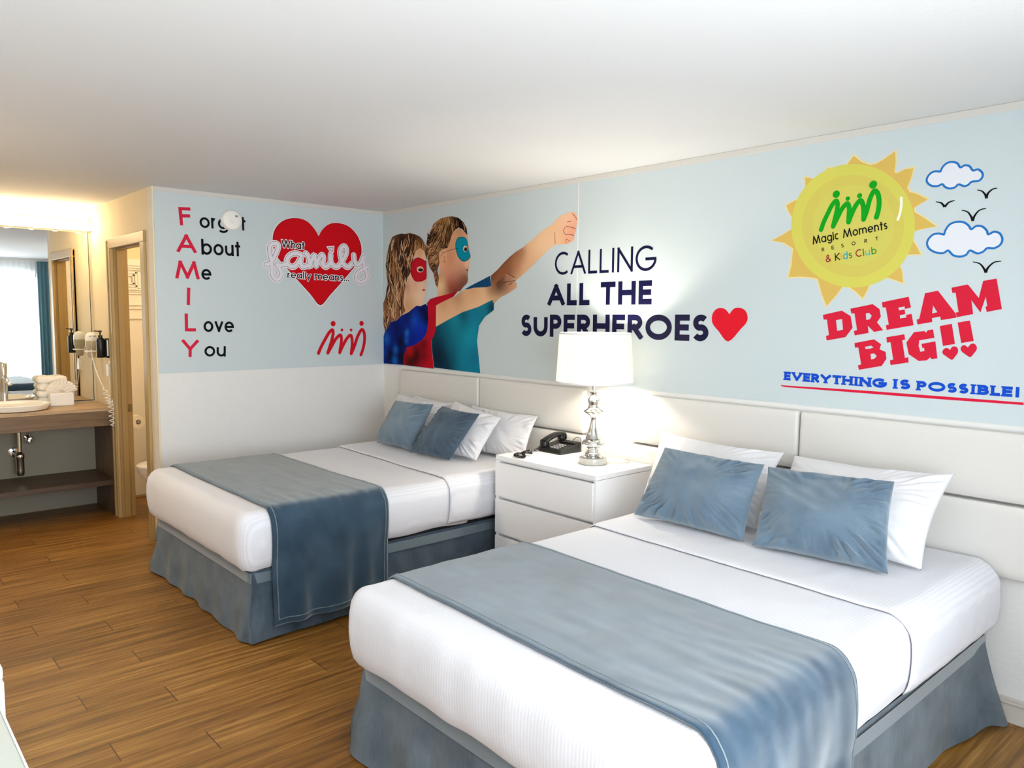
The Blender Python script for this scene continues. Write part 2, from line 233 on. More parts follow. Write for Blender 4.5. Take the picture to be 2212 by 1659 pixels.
ART = {
 'heartA': [(-0.9573,2.1461),(-0.9492,2.1959),(-0.9244,2.2427),(-0.8852,2.2819),(-0.8362,2.3065),(-0.7819,2.3181),(-0.7222,2.3166),(-0.6721,2.298),(-0.6319,2.2644),(-0.6016,2.2274),(-0.5849,2.2007),(-0.5652,2.2349),(-0.5281,2.2753),(-0.4804,2.3028),(-0.427,2.3121),(-0.3678,2.3076),(-0.3134,2.2882),(-0.2641,2.2488),(-0.2311,2.2029),(-0.212,2.1458),(-0.2126,2.0824),(-0.2442,2.0173),(-0.3005,1.9513),(-0.3949,1.8508),(-0.493,1.752),(-0.5786,1.6703),(-0.6603,1.7526),(-0.7551,1.8475),(-0.8525,1.9445),(-0.9238,2.0224),(-0.9514,2.0837)],
 'family': [[(-1.0154,1.9613),(-0.9773,1.9745),(-0.9453,2.0257),(-0.9188,2.0858),(-0.9211,2.1127),(-0.9507,2.1188),(-0.9805,2.0997),(-0.9851,2.0592),(-0.9758,2.006),(-0.9683,1.948),(-0.9657,1.8895),(-0.9405,1.8553),(-0.905,1.8694),(-0.8961,1.9061),(-0.9147,1.9438),(-0.9321,1.9655),(-0.9057,1.9601),(-0.8569,1.9693),(-0.849,1.9743)],[(-0.7268,2.0419),(-0.7715,2.0563),(-0.8188,2.043),(-0.8474,2.0085),(-0.8412,1.9701),(-0.8031,1.9537),(-0.7654,1.9785),(-0.7361,2.0239),(-0.7402,1.9914),(-0.7231,1.9576),(-0.6875,1.9686)],[(-0.6952,2.0609),(-0.6738,2.032),(-0.6647,1.959),(-0.646,2.0149),(-0.6259,2.051),(-0.6176,2.0211),(-0.6117,1.9676),(-0.5891,2.0227),(-0.56,2.0572),(-0.5473,2.0321),(-0.5558,1.9869),(-0.5272,1.967),(-0.4978,1.9898),(-0.4896,2.0044)],[(-0.4846,2.064),(-0.4853,2.0142),(-0.4633,1.9796),(-0.4269,1.9743),(-0.393,2.0095),(-0.3542,2.0692),(-0.3471,2.1153),(-0.3687,2.1365),(-0.4,2.1048),(-0.398,2.0475),(-0.3715,1.9938),(-0.3334,1.9749),(-0.3,2.0022)],[(-0.2815,2.0711),(-0.2748,2.0254),(-0.2545,1.9948),(-0.2189,2.0137),(-0.1988,2.0588)],[(-0.1931,2.0615),(-0.188,2.0006),(-0.1647,1.9329),(-0.1674,1.8884),(-0.212,1.8597),(-0.2596,1.88),(-0.2563,1.9216),(-0.2167,1.9551),(-0.1568,1.9849)]],
 'idot': [(-0.504,2.1172),(-0.4642,2.1221),(-0.4672,2.0911),(-0.4884,2.0936)],
 'logoB': [[(3.7346,2.011),(3.7455,2.0445),(3.7637,2.0838),(3.781,2.1175),(3.798,2.1347),(3.8065,2.1226),(3.8055,2.0935),(3.7988,2.0581),(3.7911,2.0217)],[(3.7911,2.0217),(3.8073,2.0551),(3.8264,2.0938),(3.8469,2.1163),(3.8562,2.1132),(3.8617,2.0927),(3.8614,2.0616),(3.8613,2.0349)],[(3.8613,2.0349),(3.8753,2.0736),(3.8917,2.1074),(3.9096,2.1254),(3.9205,2.1112),(3.9268,2.0821),(3.9284,2.0411)],[(3.9284,2.0411),(3.9399,2.0765),(3.9518,2.1276),(3.9684,2.1605),(3.9842,2.1479),(3.9923,2.1147),(3.9908,2.076),(3.9837,2.0455)]],
 'logoBh': [((3.7989,2.1651),0.0168),((3.8526,2.1397),0.0101),((3.9054,2.1469),0.0112),((3.9627,2.1884),0.0174)],
 'logoA': [[(-0.5992,1.298),(-0.5758,1.3475),(-0.5408,1.405),(-0.5079,1.4544),(-0.4793,1.4781),(-0.4705,1.4564),(-0.4796,1.4095),(-0.4986,1.3542),(-0.519,1.2979)],[(-0.519,1.2979),(-0.4873,1.3469),(-0.4496,1.4044),(-0.4136,1.436),(-0.4008,1.4284),(-0.3982,1.393),(-0.4072,1.3418),(-0.4147,1.2978)],[(-0.4147,1.2978),(-0.3832,1.3576),(-0.349,1.4093),(-0.3165,1.4347),(-0.3037,1.4077),(-0.3022,1.3566),(-0.3114,1.287)],[(-0.3114,1.287),(-0.2833,1.3432),(-0.2496,1.427),(-0.2132,1.4792),(-0.1912,1.4534),(-0.1878,1.3935),(-0.2017,1.3267),(-0.2223,1.2762)]],
 'logoAh': [((-0.4699,1.5272),0.0215),((-0.3927,1.4771),0.012),((-0.3105,1.4766),0.012),((-0.2143,1.5289),0.02)],
 'heartB': [(3.2656,1.6198),(3.2427,1.6437),(3.2146,1.6516),(3.1868,1.6455),(3.1678,1.6255),(3.1617,1.598),(3.1699,1.5676),(3.2052,1.5317),(3.2642,1.48),(3.3348,1.5462),(3.3635,1.5762),(3.371,1.6027),(3.3613,1.632),(3.3408,1.6479),(3.3138,1.6526),(3.2871,1.6455)],
 'rays': [(3.8705,2.3344),(3.9079,2.3004),(3.9455,2.2822),(3.9738,2.2834),(4.0111,2.3011),(4.0538,2.3276),(4.0582,2.2792),(4.0546,2.2344),(4.0672,2.2302),(4.0984,2.2437),(4.1346,2.2428),(4.127,2.2051),(4.1123,2.162),(4.123,2.1433),(4.1622,2.1265),(4.1987,2.1028),(4.169,2.0862),(4.1459,2.0735),(4.1468,2.056),(4.1912,2.0247),(4.2398,1.9862),(4.1888,1.9803),(4.1416,1.9714),(4.1406,1.9438),(4.1642,1.9072),(4.1842,1.8711),(4.1468,1.873),(4.1103,1.8724),(4.087,1.8455),(4.1089,1.8037),(4.1166,1.7499),(4.0684,1.7691),(4.0116,1.7863),(3.9763,1.7664),(3.9626,1.7245),(3.9434,1.6849),(3.9041,1.7201),(3.8675,1.745),(3.8483,1.7427),(3.8169,1.6997),(3.7739,1.6505),(3.7483,1.7061),(3.7246,1.7786),(3.692,1.7879),(3.6321,1.7937),(3.5741,1.7914),(3.5869,1.8509),(3.5905,1.9075),(3.5926,1.93),(3.545,1.9613),(3.4781,1.9771),(3.537,2.0018),(3.5883,2.0292),(3.5863,2.0744),(3.5601,2.1134),(3.5464,2.143),(3.5856,2.1587),(3.6304,2.168),(3.6503,2.188),(3.6426,2.2276),(3.6379,2.2668),(3.6707,2.2571),(3.7006,2.2398),(3.737,2.2597),(3.7417,2.2807),(3.7467,2.2951),(3.7781,2.2866),(3.8171,2.2813),(3.8358,2.292)],
 'disc': [(4.1461,1.9961),(4.1436,2.0216),(4.1387,2.047),(4.1314,2.0722),(4.1219,2.0969),(4.1102,2.121),(4.0963,2.1443),(4.0804,2.1665),(4.0625,2.1875),(4.0429,2.2071),(4.0216,2.2251),(3.9988,2.2413),(3.9748,2.2555),(3.9496,2.2676),(3.9235,2.2775),(3.8967,2.285),(3.8695,2.2901),(3.842,2.2925),(3.8147,2.2923),(3.7877,2.2895),(3.7613,2.2839),(3.7358,2.2756),(3.7115,2.2647),(3.6887,2.2511),(3.6675,2.2351),(3.6484,2.2168),(3.6314,2.1963),(3.6169,2.1738),(3.6049,2.1495),(3.5958,2.1238),(3.5895,2.0969),(3.5862,2.0691),(3.5859,2.0406),(3.5887,2.012),(3.5945,1.9833),(3.6032,1.9551),(3.6148,1.9276),(3.629,1.9011),(3.6457,1.8759),(3.6648,1.8523),(3.6859,1.8305),(3.7088,1.8107),(3.7332,1.7932),(3.7589,1.7781),(3.7855,1.7656),(3.8129,1.7556),(3.8406,1.7483),(3.8684,1.7436),(3.896,1.7417),(3.9232,1.7425),(3.9496,1.7459),(3.9752,1.7518),(3.9995,1.7601),(4.0225,1.7708),(4.044,1.7837),(4.0637,1.7986),(4.0816,1.8154),(4.0975,1.8339),(4.1113,1.854),(4.1229,1.8754),(4.1323,1.898),(4.1393,1.9215),(4.144,1.9459),(4.1462,1.9708)],
 'disc2': [(4.1022,1.9996),(4.1001,2.0208),(4.096,2.042),(4.0899,2.063),(4.082,2.0836),(4.0721,2.1037),(4.0605,2.123),(4.0472,2.1414),(4.0322,2.1588),(4.0158,2.175),(3.998,2.1898),(3.9791,2.2031),(3.959,2.2147),(3.9381,2.2246),(3.9164,2.2326),(3.8942,2.2386),(3.8718,2.2425),(3.8491,2.2443),(3.8266,2.2439),(3.8045,2.2413),(3.7829,2.2365),(3.762,2.2295),(3.7422,2.2203),(3.7236,2.209),(3.7064,2.1957),(3.6908,2.1806),(3.6771,2.1637),(3.6653,2.1452),(3.6557,2.1253),(3.6483,2.1043),(3.6433,2.0822),(3.6406,2.0595),(3.6405,2.0363),(3.6427,2.0129),(3.6474,1.9895),(3.6545,1.9665),(3.6639,1.944),(3.6754,1.9223),(3.689,1.9016),(3.7044,1.8823),(3.7216,1.8643),(3.7402,1.8481),(3.7601,1.8336),(3.7811,1.821),(3.8029,1.8105),(3.8253,1.8021),(3.848,1.7959),(3.8709,1.7918),(3.8937,1.79),(3.9161,1.7904),(3.938,1.793),(3.9592,1.7976),(3.9794,1.8043),(3.9986,1.813),(4.0165,1.8235),(4.033,1.8357),(4.0479,1.8495),(4.0613,1.8648),(4.0729,1.8814),(4.0826,1.8992),(4.0905,1.9179),(4.0964,1.9375),(4.1004,1.9578),(4.1023,1.9785)],
 'disc3': [(4.0613,2.0054),(4.0597,2.0223),(4.0564,2.0391),(4.0514,2.0558),(4.045,2.0722),(4.037,2.0881),(4.0276,2.1035),(4.0168,2.1181),(4.0047,2.1319),(3.9914,2.1446),(3.977,2.1563),(3.9617,2.1668),(3.9456,2.1759),(3.9287,2.1836),(3.9113,2.1898),(3.8936,2.1944),(3.8756,2.1974),(3.8575,2.1986),(3.8396,2.1982),(3.8219,2.196),(3.8047,2.1921),(3.7882,2.1864),(3.7725,2.1791),(3.7578,2.1702),(3.7443,2.1597),(3.732,2.1477),(3.7212,2.1345),(3.712,2.12),(3.7044,2.1044),(3.6986,2.088),(3.6947,2.0708),(3.6927,2.053),(3.6925,2.0349),(3.6943,2.0167),(3.698,1.9984),(3.7036,1.9804),(3.7109,1.9629),(3.72,1.9459),(3.7306,1.9297),(3.7428,1.9145),(3.7563,1.9004),(3.771,1.8876),(3.7867,1.8761),(3.8033,1.8661),(3.8206,1.8577),(3.8383,1.8509),(3.8564,1.8458),(3.8747,1.8425),(3.8928,1.8408),(3.9108,1.8409),(3.9283,1.8427),(3.9453,1.8462),(3.9616,1.8513),(3.9771,1.858),(3.9915,1.8662),(4.0049,1.8757),(4.017,1.8865),(4.0279,1.8986),(4.0373,1.9116),(4.0453,1.9257),(4.0517,1.9405),(4.0565,1.9561),(4.0598,1.9721),(4.0614,1.9886)],
 'glint': [(4.0835,2.1235),(4.0855,2.0945),(4.0827,2.0544),(4.0728,2.0238)],
 'cloud1': [(4.2347,2.2084),(4.2407,2.2246),(4.2558,2.2394),(4.2759,2.2424),(4.2964,2.2338),(4.3085,2.2155),(4.3235,2.222),(4.3413,2.2168),(4.3554,2.1974),(4.3725,2.1999),(4.3882,2.1861),(4.3913,2.1694),(4.3793,2.1545),(4.3535,2.1538),(4.3411,2.1425),(4.3259,2.1396),(4.3055,2.1491),(4.2927,2.1386),(4.2727,2.1361),(4.2541,2.1455),(4.2443,2.1573),(4.2263,2.1512),(4.2029,2.1554),(4.1858,2.1706),(4.1834,2.1881),(4.1956,2.2062),(4.2138,2.2126)],
 'cloud2': [(4.2624,1.9503),(4.266,1.9671),(4.2806,1.9903),(4.3071,1.9992),(4.3339,1.9946),(4.3523,1.9797),(4.3619,1.9646),(4.3786,1.9762),(4.4002,1.9735),(4.4182,1.9557),(4.4242,1.9397),(4.4438,1.9491),(4.4651,1.9405),(4.4748,1.9166),(4.4677,1.8961),(4.4475,1.8847),(4.4242,1.887),(4.4101,1.8736),(4.3889,1.8676),(4.3622,1.881),(4.3499,1.8649),(4.3282,1.8578),(4.301,1.865),(4.2809,1.8856),(4.2641,1.8758),(4.2363,1.8792),(4.2099,1.8946),(4.1984,1.9151),(4.2016,1.9348),(4.2184,1.9534),(4.2414,1.9567)],
 'birds': [[(4.3749,2.1188),(4.3924,2.1121),(4.4052,2.0962),(4.4098,2.0821),(4.4142,2.1013),(4.4302,2.1158),(4.4459,2.1177)],[(4.2228,2.0881),(4.2439,2.0811),(4.2581,2.0636),(4.2735,2.0805),(4.2956,2.086)],[(4.3224,2.0444),(4.3449,2.0352),(4.3591,2.0149),(4.3657,1.9977),(4.3719,2.0185),(4.388,2.0383),(4.4111,2.0431)],[(4.3747,1.8349),(4.3999,1.8266),(4.416,1.807),(4.4242,1.7901),(4.4307,1.8088),(4.4507,1.8291),(4.4755,1.8327)]],
 'dream': {'D':[[(3.7606,1.6188),(3.8492,1.6389),(3.8907,1.6142),(3.9023,1.5615),(3.8712,1.5184),(3.7841,1.5009),(3.7803,1.5214),(3.794,1.5272),(3.7813,1.5973),(3.7656,1.5971)],[(3.824,1.595),(3.8521,1.6006),(3.8587,1.5527),(3.8318,1.5458)]],'R':[[(3.888,1.6474),(3.9862,1.6675),(4.0172,1.6458),(4.0245,1.6125),(4.009,1.5876),(4.0375,1.5536),(3.9984,1.5451),(3.9699,1.5716),(3.9746,1.5399),(3.9135,1.5274),(3.9088,1.5474),(3.9229,1.5514),(3.9077,1.6264),(3.8928,1.6263)],[(3.9584,1.6266),(3.9723,1.6287),(3.9847,1.6163),(3.9767,1.6007),(3.9614,1.5975)]],'E':[[(4.0258,1.6754),(4.1362,1.6981),(4.1482,1.6522),(4.1236,1.6462),(4.1216,1.6568),(4.0962,1.6518),(4.0998,1.6397),(4.1223,1.6442),(4.1267,1.6242),(4.1037,1.6196),(4.1064,1.6055),(4.1313,1.6097),(4.1297,1.6207),(4.1519,1.6258),(4.1625,1.5771),(4.0519,1.5549),(4.0474,1.5753),(4.0597,1.5786),(4.0434,1.6534),(4.03,1.6524)]],'A':[[(4.2013,1.712),(4.2512,1.7219),(4.3231,1.6279),(4.3276,1.6107),(4.269,1.5996),(4.265,1.6151),(4.2336,1.6075),(4.2363,1.5919),(4.1779,1.5803),(4.1736,1.6011),(4.1837,1.6047)],[(4.2354,1.6603),(4.2532,1.6325),(4.2335,1.6276)]],'M':[[(4.302,1.733),(4.3622,1.7449),(4.4048,1.6901),(4.4166,1.7576),(4.4636,1.7655),(4.4888,1.6456),(4.4361,1.634),(4.4307,1.6549),(4.4368,1.6572),(4.4297,1.6945),(4.414,1.6316),(4.3786,1.681),(4.3881,1.6254),(4.3284,1.6122),(4.3238,1.6313),(4.3338,1.6337),(4.3185,1.7126),(4.3062,1.7113)]],'B':[[(3.9141,1.4931),(4.0001,1.5125),(4.0315,1.4918),(4.0261,1.4694),(4.0523,1.4591),(4.0573,1.4285),(4.0388,1.3966),(3.9395,1.3737),(3.9343,1.3935),(3.9488,1.3985),(3.932,1.4742),(3.9173,1.4721)],[(3.9621,1.4779),(3.9887,1.4841),(3.9993,1.4767),(3.9862,1.471),(3.9647,1.4681)],[(3.9879,1.4471),(4.0032,1.4503),(4.0154,1.4394),(4.0044,1.4259),(3.9917,1.4227)]],'I':[[(4.0525,1.5232),(4.1268,1.5378),(4.1314,1.5153),(4.1195,1.5114),(4.1345,1.4362),(4.1473,1.4403),(4.1508,1.4178),(4.0761,1.4022),(4.0725,1.423),(4.0862,1.4273),(4.071,1.5018),(4.0562,1.4993)]],'G':[[(4.1368,1.5028),(4.1655,1.5477),(4.2074,1.5536),(4.2125,1.5458),(4.2198,1.5568),(4.2407,1.5611),(4.248,1.526),(4.1885,1.5134),(4.1874,1.4895),(4.1958,1.465),(4.2119,1.4696),(4.2093,1.4829),(4.2019,1.4816),(4.1987,1.4989),(4.2525,1.5114),(4.264,1.4408),(4.2414,1.4358),(4.2364,1.4444),(4.2232,1.4304),(4.1908,1.4259),(4.149,1.453)]],'!':[[(4.2658,1.5752),(4.3113,1.5856),(4.3278,1.5031),(4.2825,1.4929)]],'!2':[[(4.3326,1.5907),(4.3776,1.5993),(4.3963,1.5173),(4.3508,1.5073)]],'h':[[(4.3102,1.4769),(4.3022,1.4844),(4.2902,1.4834),(4.2826,1.4734),(4.2833,1.4612),(4.2997,1.4488),(4.3194,1.4371),(4.3307,1.4502),(4.3407,1.4685),(4.3389,1.4852),(4.3297,1.4926),(4.3174,1.4902)]],'h2':[[(4.3764,1.4905),(4.3651,1.4991),(4.3548,1.4964),(4.3498,1.4857),(4.3535,1.4738),(4.3693,1.4615),(4.3871,1.4514),(4.3992,1.4662),(4.4088,1.4831),(4.4072,1.4973),(4.3978,1.5064),(4.3855,1.5041)]]},
 'underline': [(3.5618,1.2778),(3.5833,1.277),(3.936,1.2822),(4.2974,1.2834),(4.5836,1.2837),(4.5841,1.2741),(4.2981,1.2707),(3.9366,1.2701),(3.5898,1.2695),(3.5682,1.2725)],
 'boy_arm': [(1.3737,1.8766),(1.4407,1.9131),(1.5098,1.96),(1.564,1.9932),(1.624,2.0234),(1.6961,2.05),(1.7916,2.0959),(1.8843,2.1468),(1.9687,2.176),(2.0039,2.2042),(2.0446,2.2254),(2.0965,2.2371),(2.1308,2.238),(2.1648,2.2369),(2.1821,2.2131),(2.1873,2.1845),(2.1781,2.145),(2.1742,2.117),(2.1622,2.0976),(2.1638,2.0772),(2.1461,2.058),(2.1006,2.0466),(2.0069,2.0504),(1.9713,2.04),(1.8871,1.9899),(1.7944,1.93),(1.6987,1.8727),(1.6333,1.8372),(1.5602,1.7607),(1.4986,1.739),(1.443,1.7078),(1.4079,1.6851),(1.386,1.7267),(1.378,1.8052)],
 'fist': [[(2.1035,2.1773),(2.1092,2.183),(2.132,2.1819)],[(2.0896,2.158),(2.127,2.149),(2.1726,2.1365)],[(2.0759,2.1181),(2.0907,2.1059),(2.128,2.1049),(2.1612,2.0944)],[(2.0759,2.1181),(2.0669,2.1331),(2.0868,2.1521)],[(2.0935,2.0532),(2.0953,2.0777),(2.1232,2.0628)],[(2.1423,2.2309),(2.1654,2.2106),(2.1861,2.1866)],[(1.9935,2.1262),(1.9979,2.0551)]],
 'boy_shirt': [(1.39,1.7112),(1.41,1.6848),(1.4082,1.64),(1.3147,1.5943),(1.2492,1.5325),(1.2258,1.4241),(1.245,1.3087),(1.2642,1.1935),(0.9935,1.197),(0.7092,1.2027),(0.6741,1.3992),(0.7371,1.5148),(0.8866,1.5673),(1.0559,1.628),(1.2421,1.6667)],
 'boy_sleeve': [(1.0804,1.7882),(1.1799,1.8209),(1.2767,1.8489),(1.365,1.8763),(1.3809,1.8049),(1.3365,1.7946),(1.1181,1.7875)],
 'boy_face': [(1.1084,2.1766),(1.1143,2.1408),(1.1378,2.0579),(1.1506,2.0183),(1.1439,1.9974),(1.1325,1.9856),(1.1372,1.9729),(1.1299,1.9519),(1.1317,1.9376),(1.1214,1.9274),(1.1244,1.913),(1.1187,1.8972),(1.1219,1.856),(1.1105,1.8313),(1.07,1.8072),(1.029,1.7755),(1.0079,1.7752),(0.8836,1.7534),(0.755,1.7369),(0.7533,1.8028),(0.7659,1.8774),(0.7784,1.9516),(0.772,2.0263),(0.8095,2.091),(0.8774,2.131),(0.9378,2.2069),(1.0209,2.2329)],
 'boy_hair': [(0.6247,2.2262),(0.6539,2.2053),(0.6637,2.2383),(0.7149,2.2902),(0.7905,2.3171),(0.8769,2.3224),(0.9374,2.3196),(1.0088,2.3018),(1.0674,2.2648),(1.1024,2.2195),(1.1124,2.1728),(1.091,2.1885),(1.0502,2.2199),(1.0091,2.2338),(0.9617,2.2159),(0.9258,2.1824),(0.9017,2.1294),(0.8774,2.0944),(0.8158,2.0906),(0.7783,2.0668),(0.772,2.0263),(0.7784,1.9888),(0.7532,1.9339),(0.7722,1.8772),(0.7533,1.8065),(0.7278,1.8334),(0.7021,1.917),(0.6505,1.9642),(0.6277,2.0106),(0.6245,2.0714),(0.6116,2.1478),(0.6247,2.1922)],
 'boy_ear': [(0.7783,2.0446),(0.7908,2.0698),(0.8158,2.0869),(0.8529,2.0775),(0.8665,2.04),(0.8715,2.0031),(0.8408,1.9713),(0.8159,1.9797),(0.7909,2.0105)],
 'boy_earl': [[(0.8003,2.0397),(0.822,2.0645),(0.8437,2.0633)],[(0.8345,2.038),(0.8469,2.0153),(0.8284,1.994),(0.8593,1.9963)]],
 'boy_mask': [(0.974,2.1249),(0.9976,2.1593),(1.0447,2.1651),(1.0854,2.1569),(1.1115,2.1303),(1.1262,2.0728),(1.1494,2.0255),(1.1381,2.0083),(1.1095,1.992),(1.069,1.9867),(1.022,2.0068),(0.9922,2.0444),(0.9741,2.0887)],
 'boy_eye': [(1.113,2.0753),(1.1118,2.0822),(1.1083,2.0885),(1.1029,2.0937),(1.0962,2.0972),(1.0887,2.0988),(1.0812,2.0981),(1.0744,2.0954),(1.069,2.0908),(1.0656,2.0849),(1.0644,2.0781),(1.0656,2.0712),(1.0691,2.0648),(1.0746,2.0596),(1.0814,2.0561),(1.0889,2.0546),(1.0964,2.0553),(1.1032,2.058),(1.1085,2.0626),(1.1119,2.0686)],
 'boy_pupil': [(1.1102,2.0719),(1.1084,2.0785),(1.1036,2.084),(1.0966,2.0872),(1.0889,2.0877),(1.082,2.0852),(1.0772,2.0803),(1.0755,2.0739),(1.0772,2.0673),(1.0821,2.0618),(1.0891,2.0585),(1.0968,2.0581),(1.1037,2.0606),(1.1085,2.0655)],
 'boy_string': [(0.8591,2.0679),(0.9261,2.0788),(1.0098,2.0867)],
 'boy_mouth': [(1.0809,1.9332),(1.1041,1.928),(1.1243,1.9315),(1.1157,1.9151),(1.0984,1.9247)],
 'girl_hair': [(0.1404,2.2257),(0.1988,2.2375),(0.2707,2.2442),(0.3272,2.2362),(0.3899,2.2395),(0.4651,2.2225),(0.5257,2.2029),(0.5655,2.1735),(0.5984,2.1335),(0.6246,2.1092),(0.6324,2.0747),(0.6147,2.0264),(0.5852,2.0887),(0.5321,2.1146),(0.4714,2.095),(0.4371,2.0427),(0.4093,1.9739),(0.3953,1.9276),(0.3533,1.8897),(0.3247,1.8115),(0.3116,1.7787),(0.2956,1.6927),(0.326,1.6322),(0.2951,1.6105),(0.2483,1.5798),(0.185,1.5486),(0.129,1.5524),(0.0717,1.4938),(0.0303,1.4572),(-0.0019,1.5375),(-0.0137,1.6048),(-0.0087,1.681),(0.0332,1.7388),(0.0702,1.8575),(0.0558,1.919),(0.0491,2.0007),(0.0574,2.0816),(0.0955,2.1643)],
 'girl_face': [(0.4373,2.0892),(0.5321,2.1184),(0.5852,2.0963),(0.5996,2.0499),(0.61,2.0152),(0.6146,1.9657),(0.6178,1.9009),(0.6256,1.8702),(0.6078,1.8516),(0.6045,1.8249),(0.6084,1.8057),(0.5978,1.783),(0.6024,1.7676),(0.5911,1.7451),(0.6007,1.7823),(0.5935,1.7533),(0.5718,1.6952),(0.5355,1.6703),(0.4768,1.6726),(0.4619,1.6493),(0.3869,1.6194),(0.3028,1.6062),(0.2879,1.6927),(0.3039,1.7788),(0.3105,1.8118),(0.3533,1.8976),(0.3816,1.9672),(0.4165,2.0437)],
 'girl_mask': [(0.3968,1.9588),(0.4094,1.9934),(0.4371,2.0272),(0.4916,2.0439),(0.5453,2.0355),(0.5916,2.0161),(0.6114,2.0114),(0.6146,1.958),(0.6144,1.8857),(0.5847,1.8675),(0.5314,1.8574),(0.4638,1.8631),(0.4228,1.8955),(0.3981,1.9353)],
 'girl_eye': [(0.5756,1.95),(0.5734,1.9574),(0.5671,1.9643),(0.5571,1.9699),(0.5444,1.9738),(0.5304,1.9756),(0.5163,1.975),(0.5035,1.9721),(0.4933,1.9672),(0.4868,1.9608),(0.4845,1.9535),(0.4867,1.946),(0.4932,1.9391),(0.5034,1.9334),(0.5162,1.9296),(0.5303,1.9279),(0.5443,1.9286),(0.557,1.9315),(0.567,1.9364),(0.5734,1.9428)],
 'girl_pupil': [(0.5703,1.9464),(0.567,1.9518),(0.5578,1.9565),(0.5445,1.9594),(0.5296,1.9599),(0.5161,1.9581),(0.5068,1.9542),(0.5034,1.9489),(0.5067,1.9435),(0.5161,1.9388),(0.5295,1.936),(0.5444,1.9354),(0.5578,1.9373),(0.567,1.9412)],
 'girl_mouth': [(0.548,1.7916),(0.578,1.8025),(0.5992,1.7944),(0.5813,1.7825)],
 'girl_nose': [(0.5748,1.8601),(0.588,1.8636),(0.5913,1.8558)],
 'girl_arm': [(0.737,1.674),(0.8595,1.7121),(0.9652,1.7366),(1.0551,1.7809),(1.1923,1.7976),(1.3365,1.7983),(1.3948,1.812),(1.4746,1.847),(1.5413,1.8889),(1.5856,1.8765),(1.6295,1.8534),(1.619,1.8285),(1.643,1.8192),(1.6412,1.7882),(1.532,1.7429),(1.4533,1.7217),(1.3842,1.7075),(1.2421,1.6628),(1.056,1.624),(0.8866,1.5673),(0.7343,1.5148)],
 'girl_knuckle': [[(1.4918,1.8208),(1.5421,1.8305),(1.5862,1.833),(1.6298,1.8354)],[(1.5436,1.8873),(1.6273,1.8542)],[(1.5645,1.8081),(1.5973,1.8218)]],
 'girl_shirt': [(0.6148,1.6908),(0.661,1.7235),(0.7343,1.7371),(0.8836,1.7574),(0.9626,1.7681),(1.0015,1.7753),(1.0143,1.783),(0.9496,1.7365),(0.8503,1.7096),(0.7564,1.6818),(0.7551,1.6492),(0.7379,1.5138),(0.7135,1.4556),(0.6713,1.4006),(0.7065,1.194),(0.4751,1.197),(0.2925,1.2001),(0.3009,1.302),(0.3398,1.3535),(0.5784,1.423),(0.6109,1.4824),(0.6325,1.5662),(0.629,1.6492)],
 'girl_cape': [(0.0221,1.457),(0.1128,1.5433),(0.185,1.553),(0.264,1.593),(0.3718,1.6237),(0.4768,1.6726),(0.5355,1.6695),(0.6005,1.6867),(0.629,1.6658),(0.6375,1.5662),(0.6159,1.47),(0.5712,1.4185),(0.4609,1.3685),(0.3397,1.3418),(0.3008,1.2758),(0.2941,1.2002),(-0.0056,1.1977),(-0.0076,1.4022)],
}
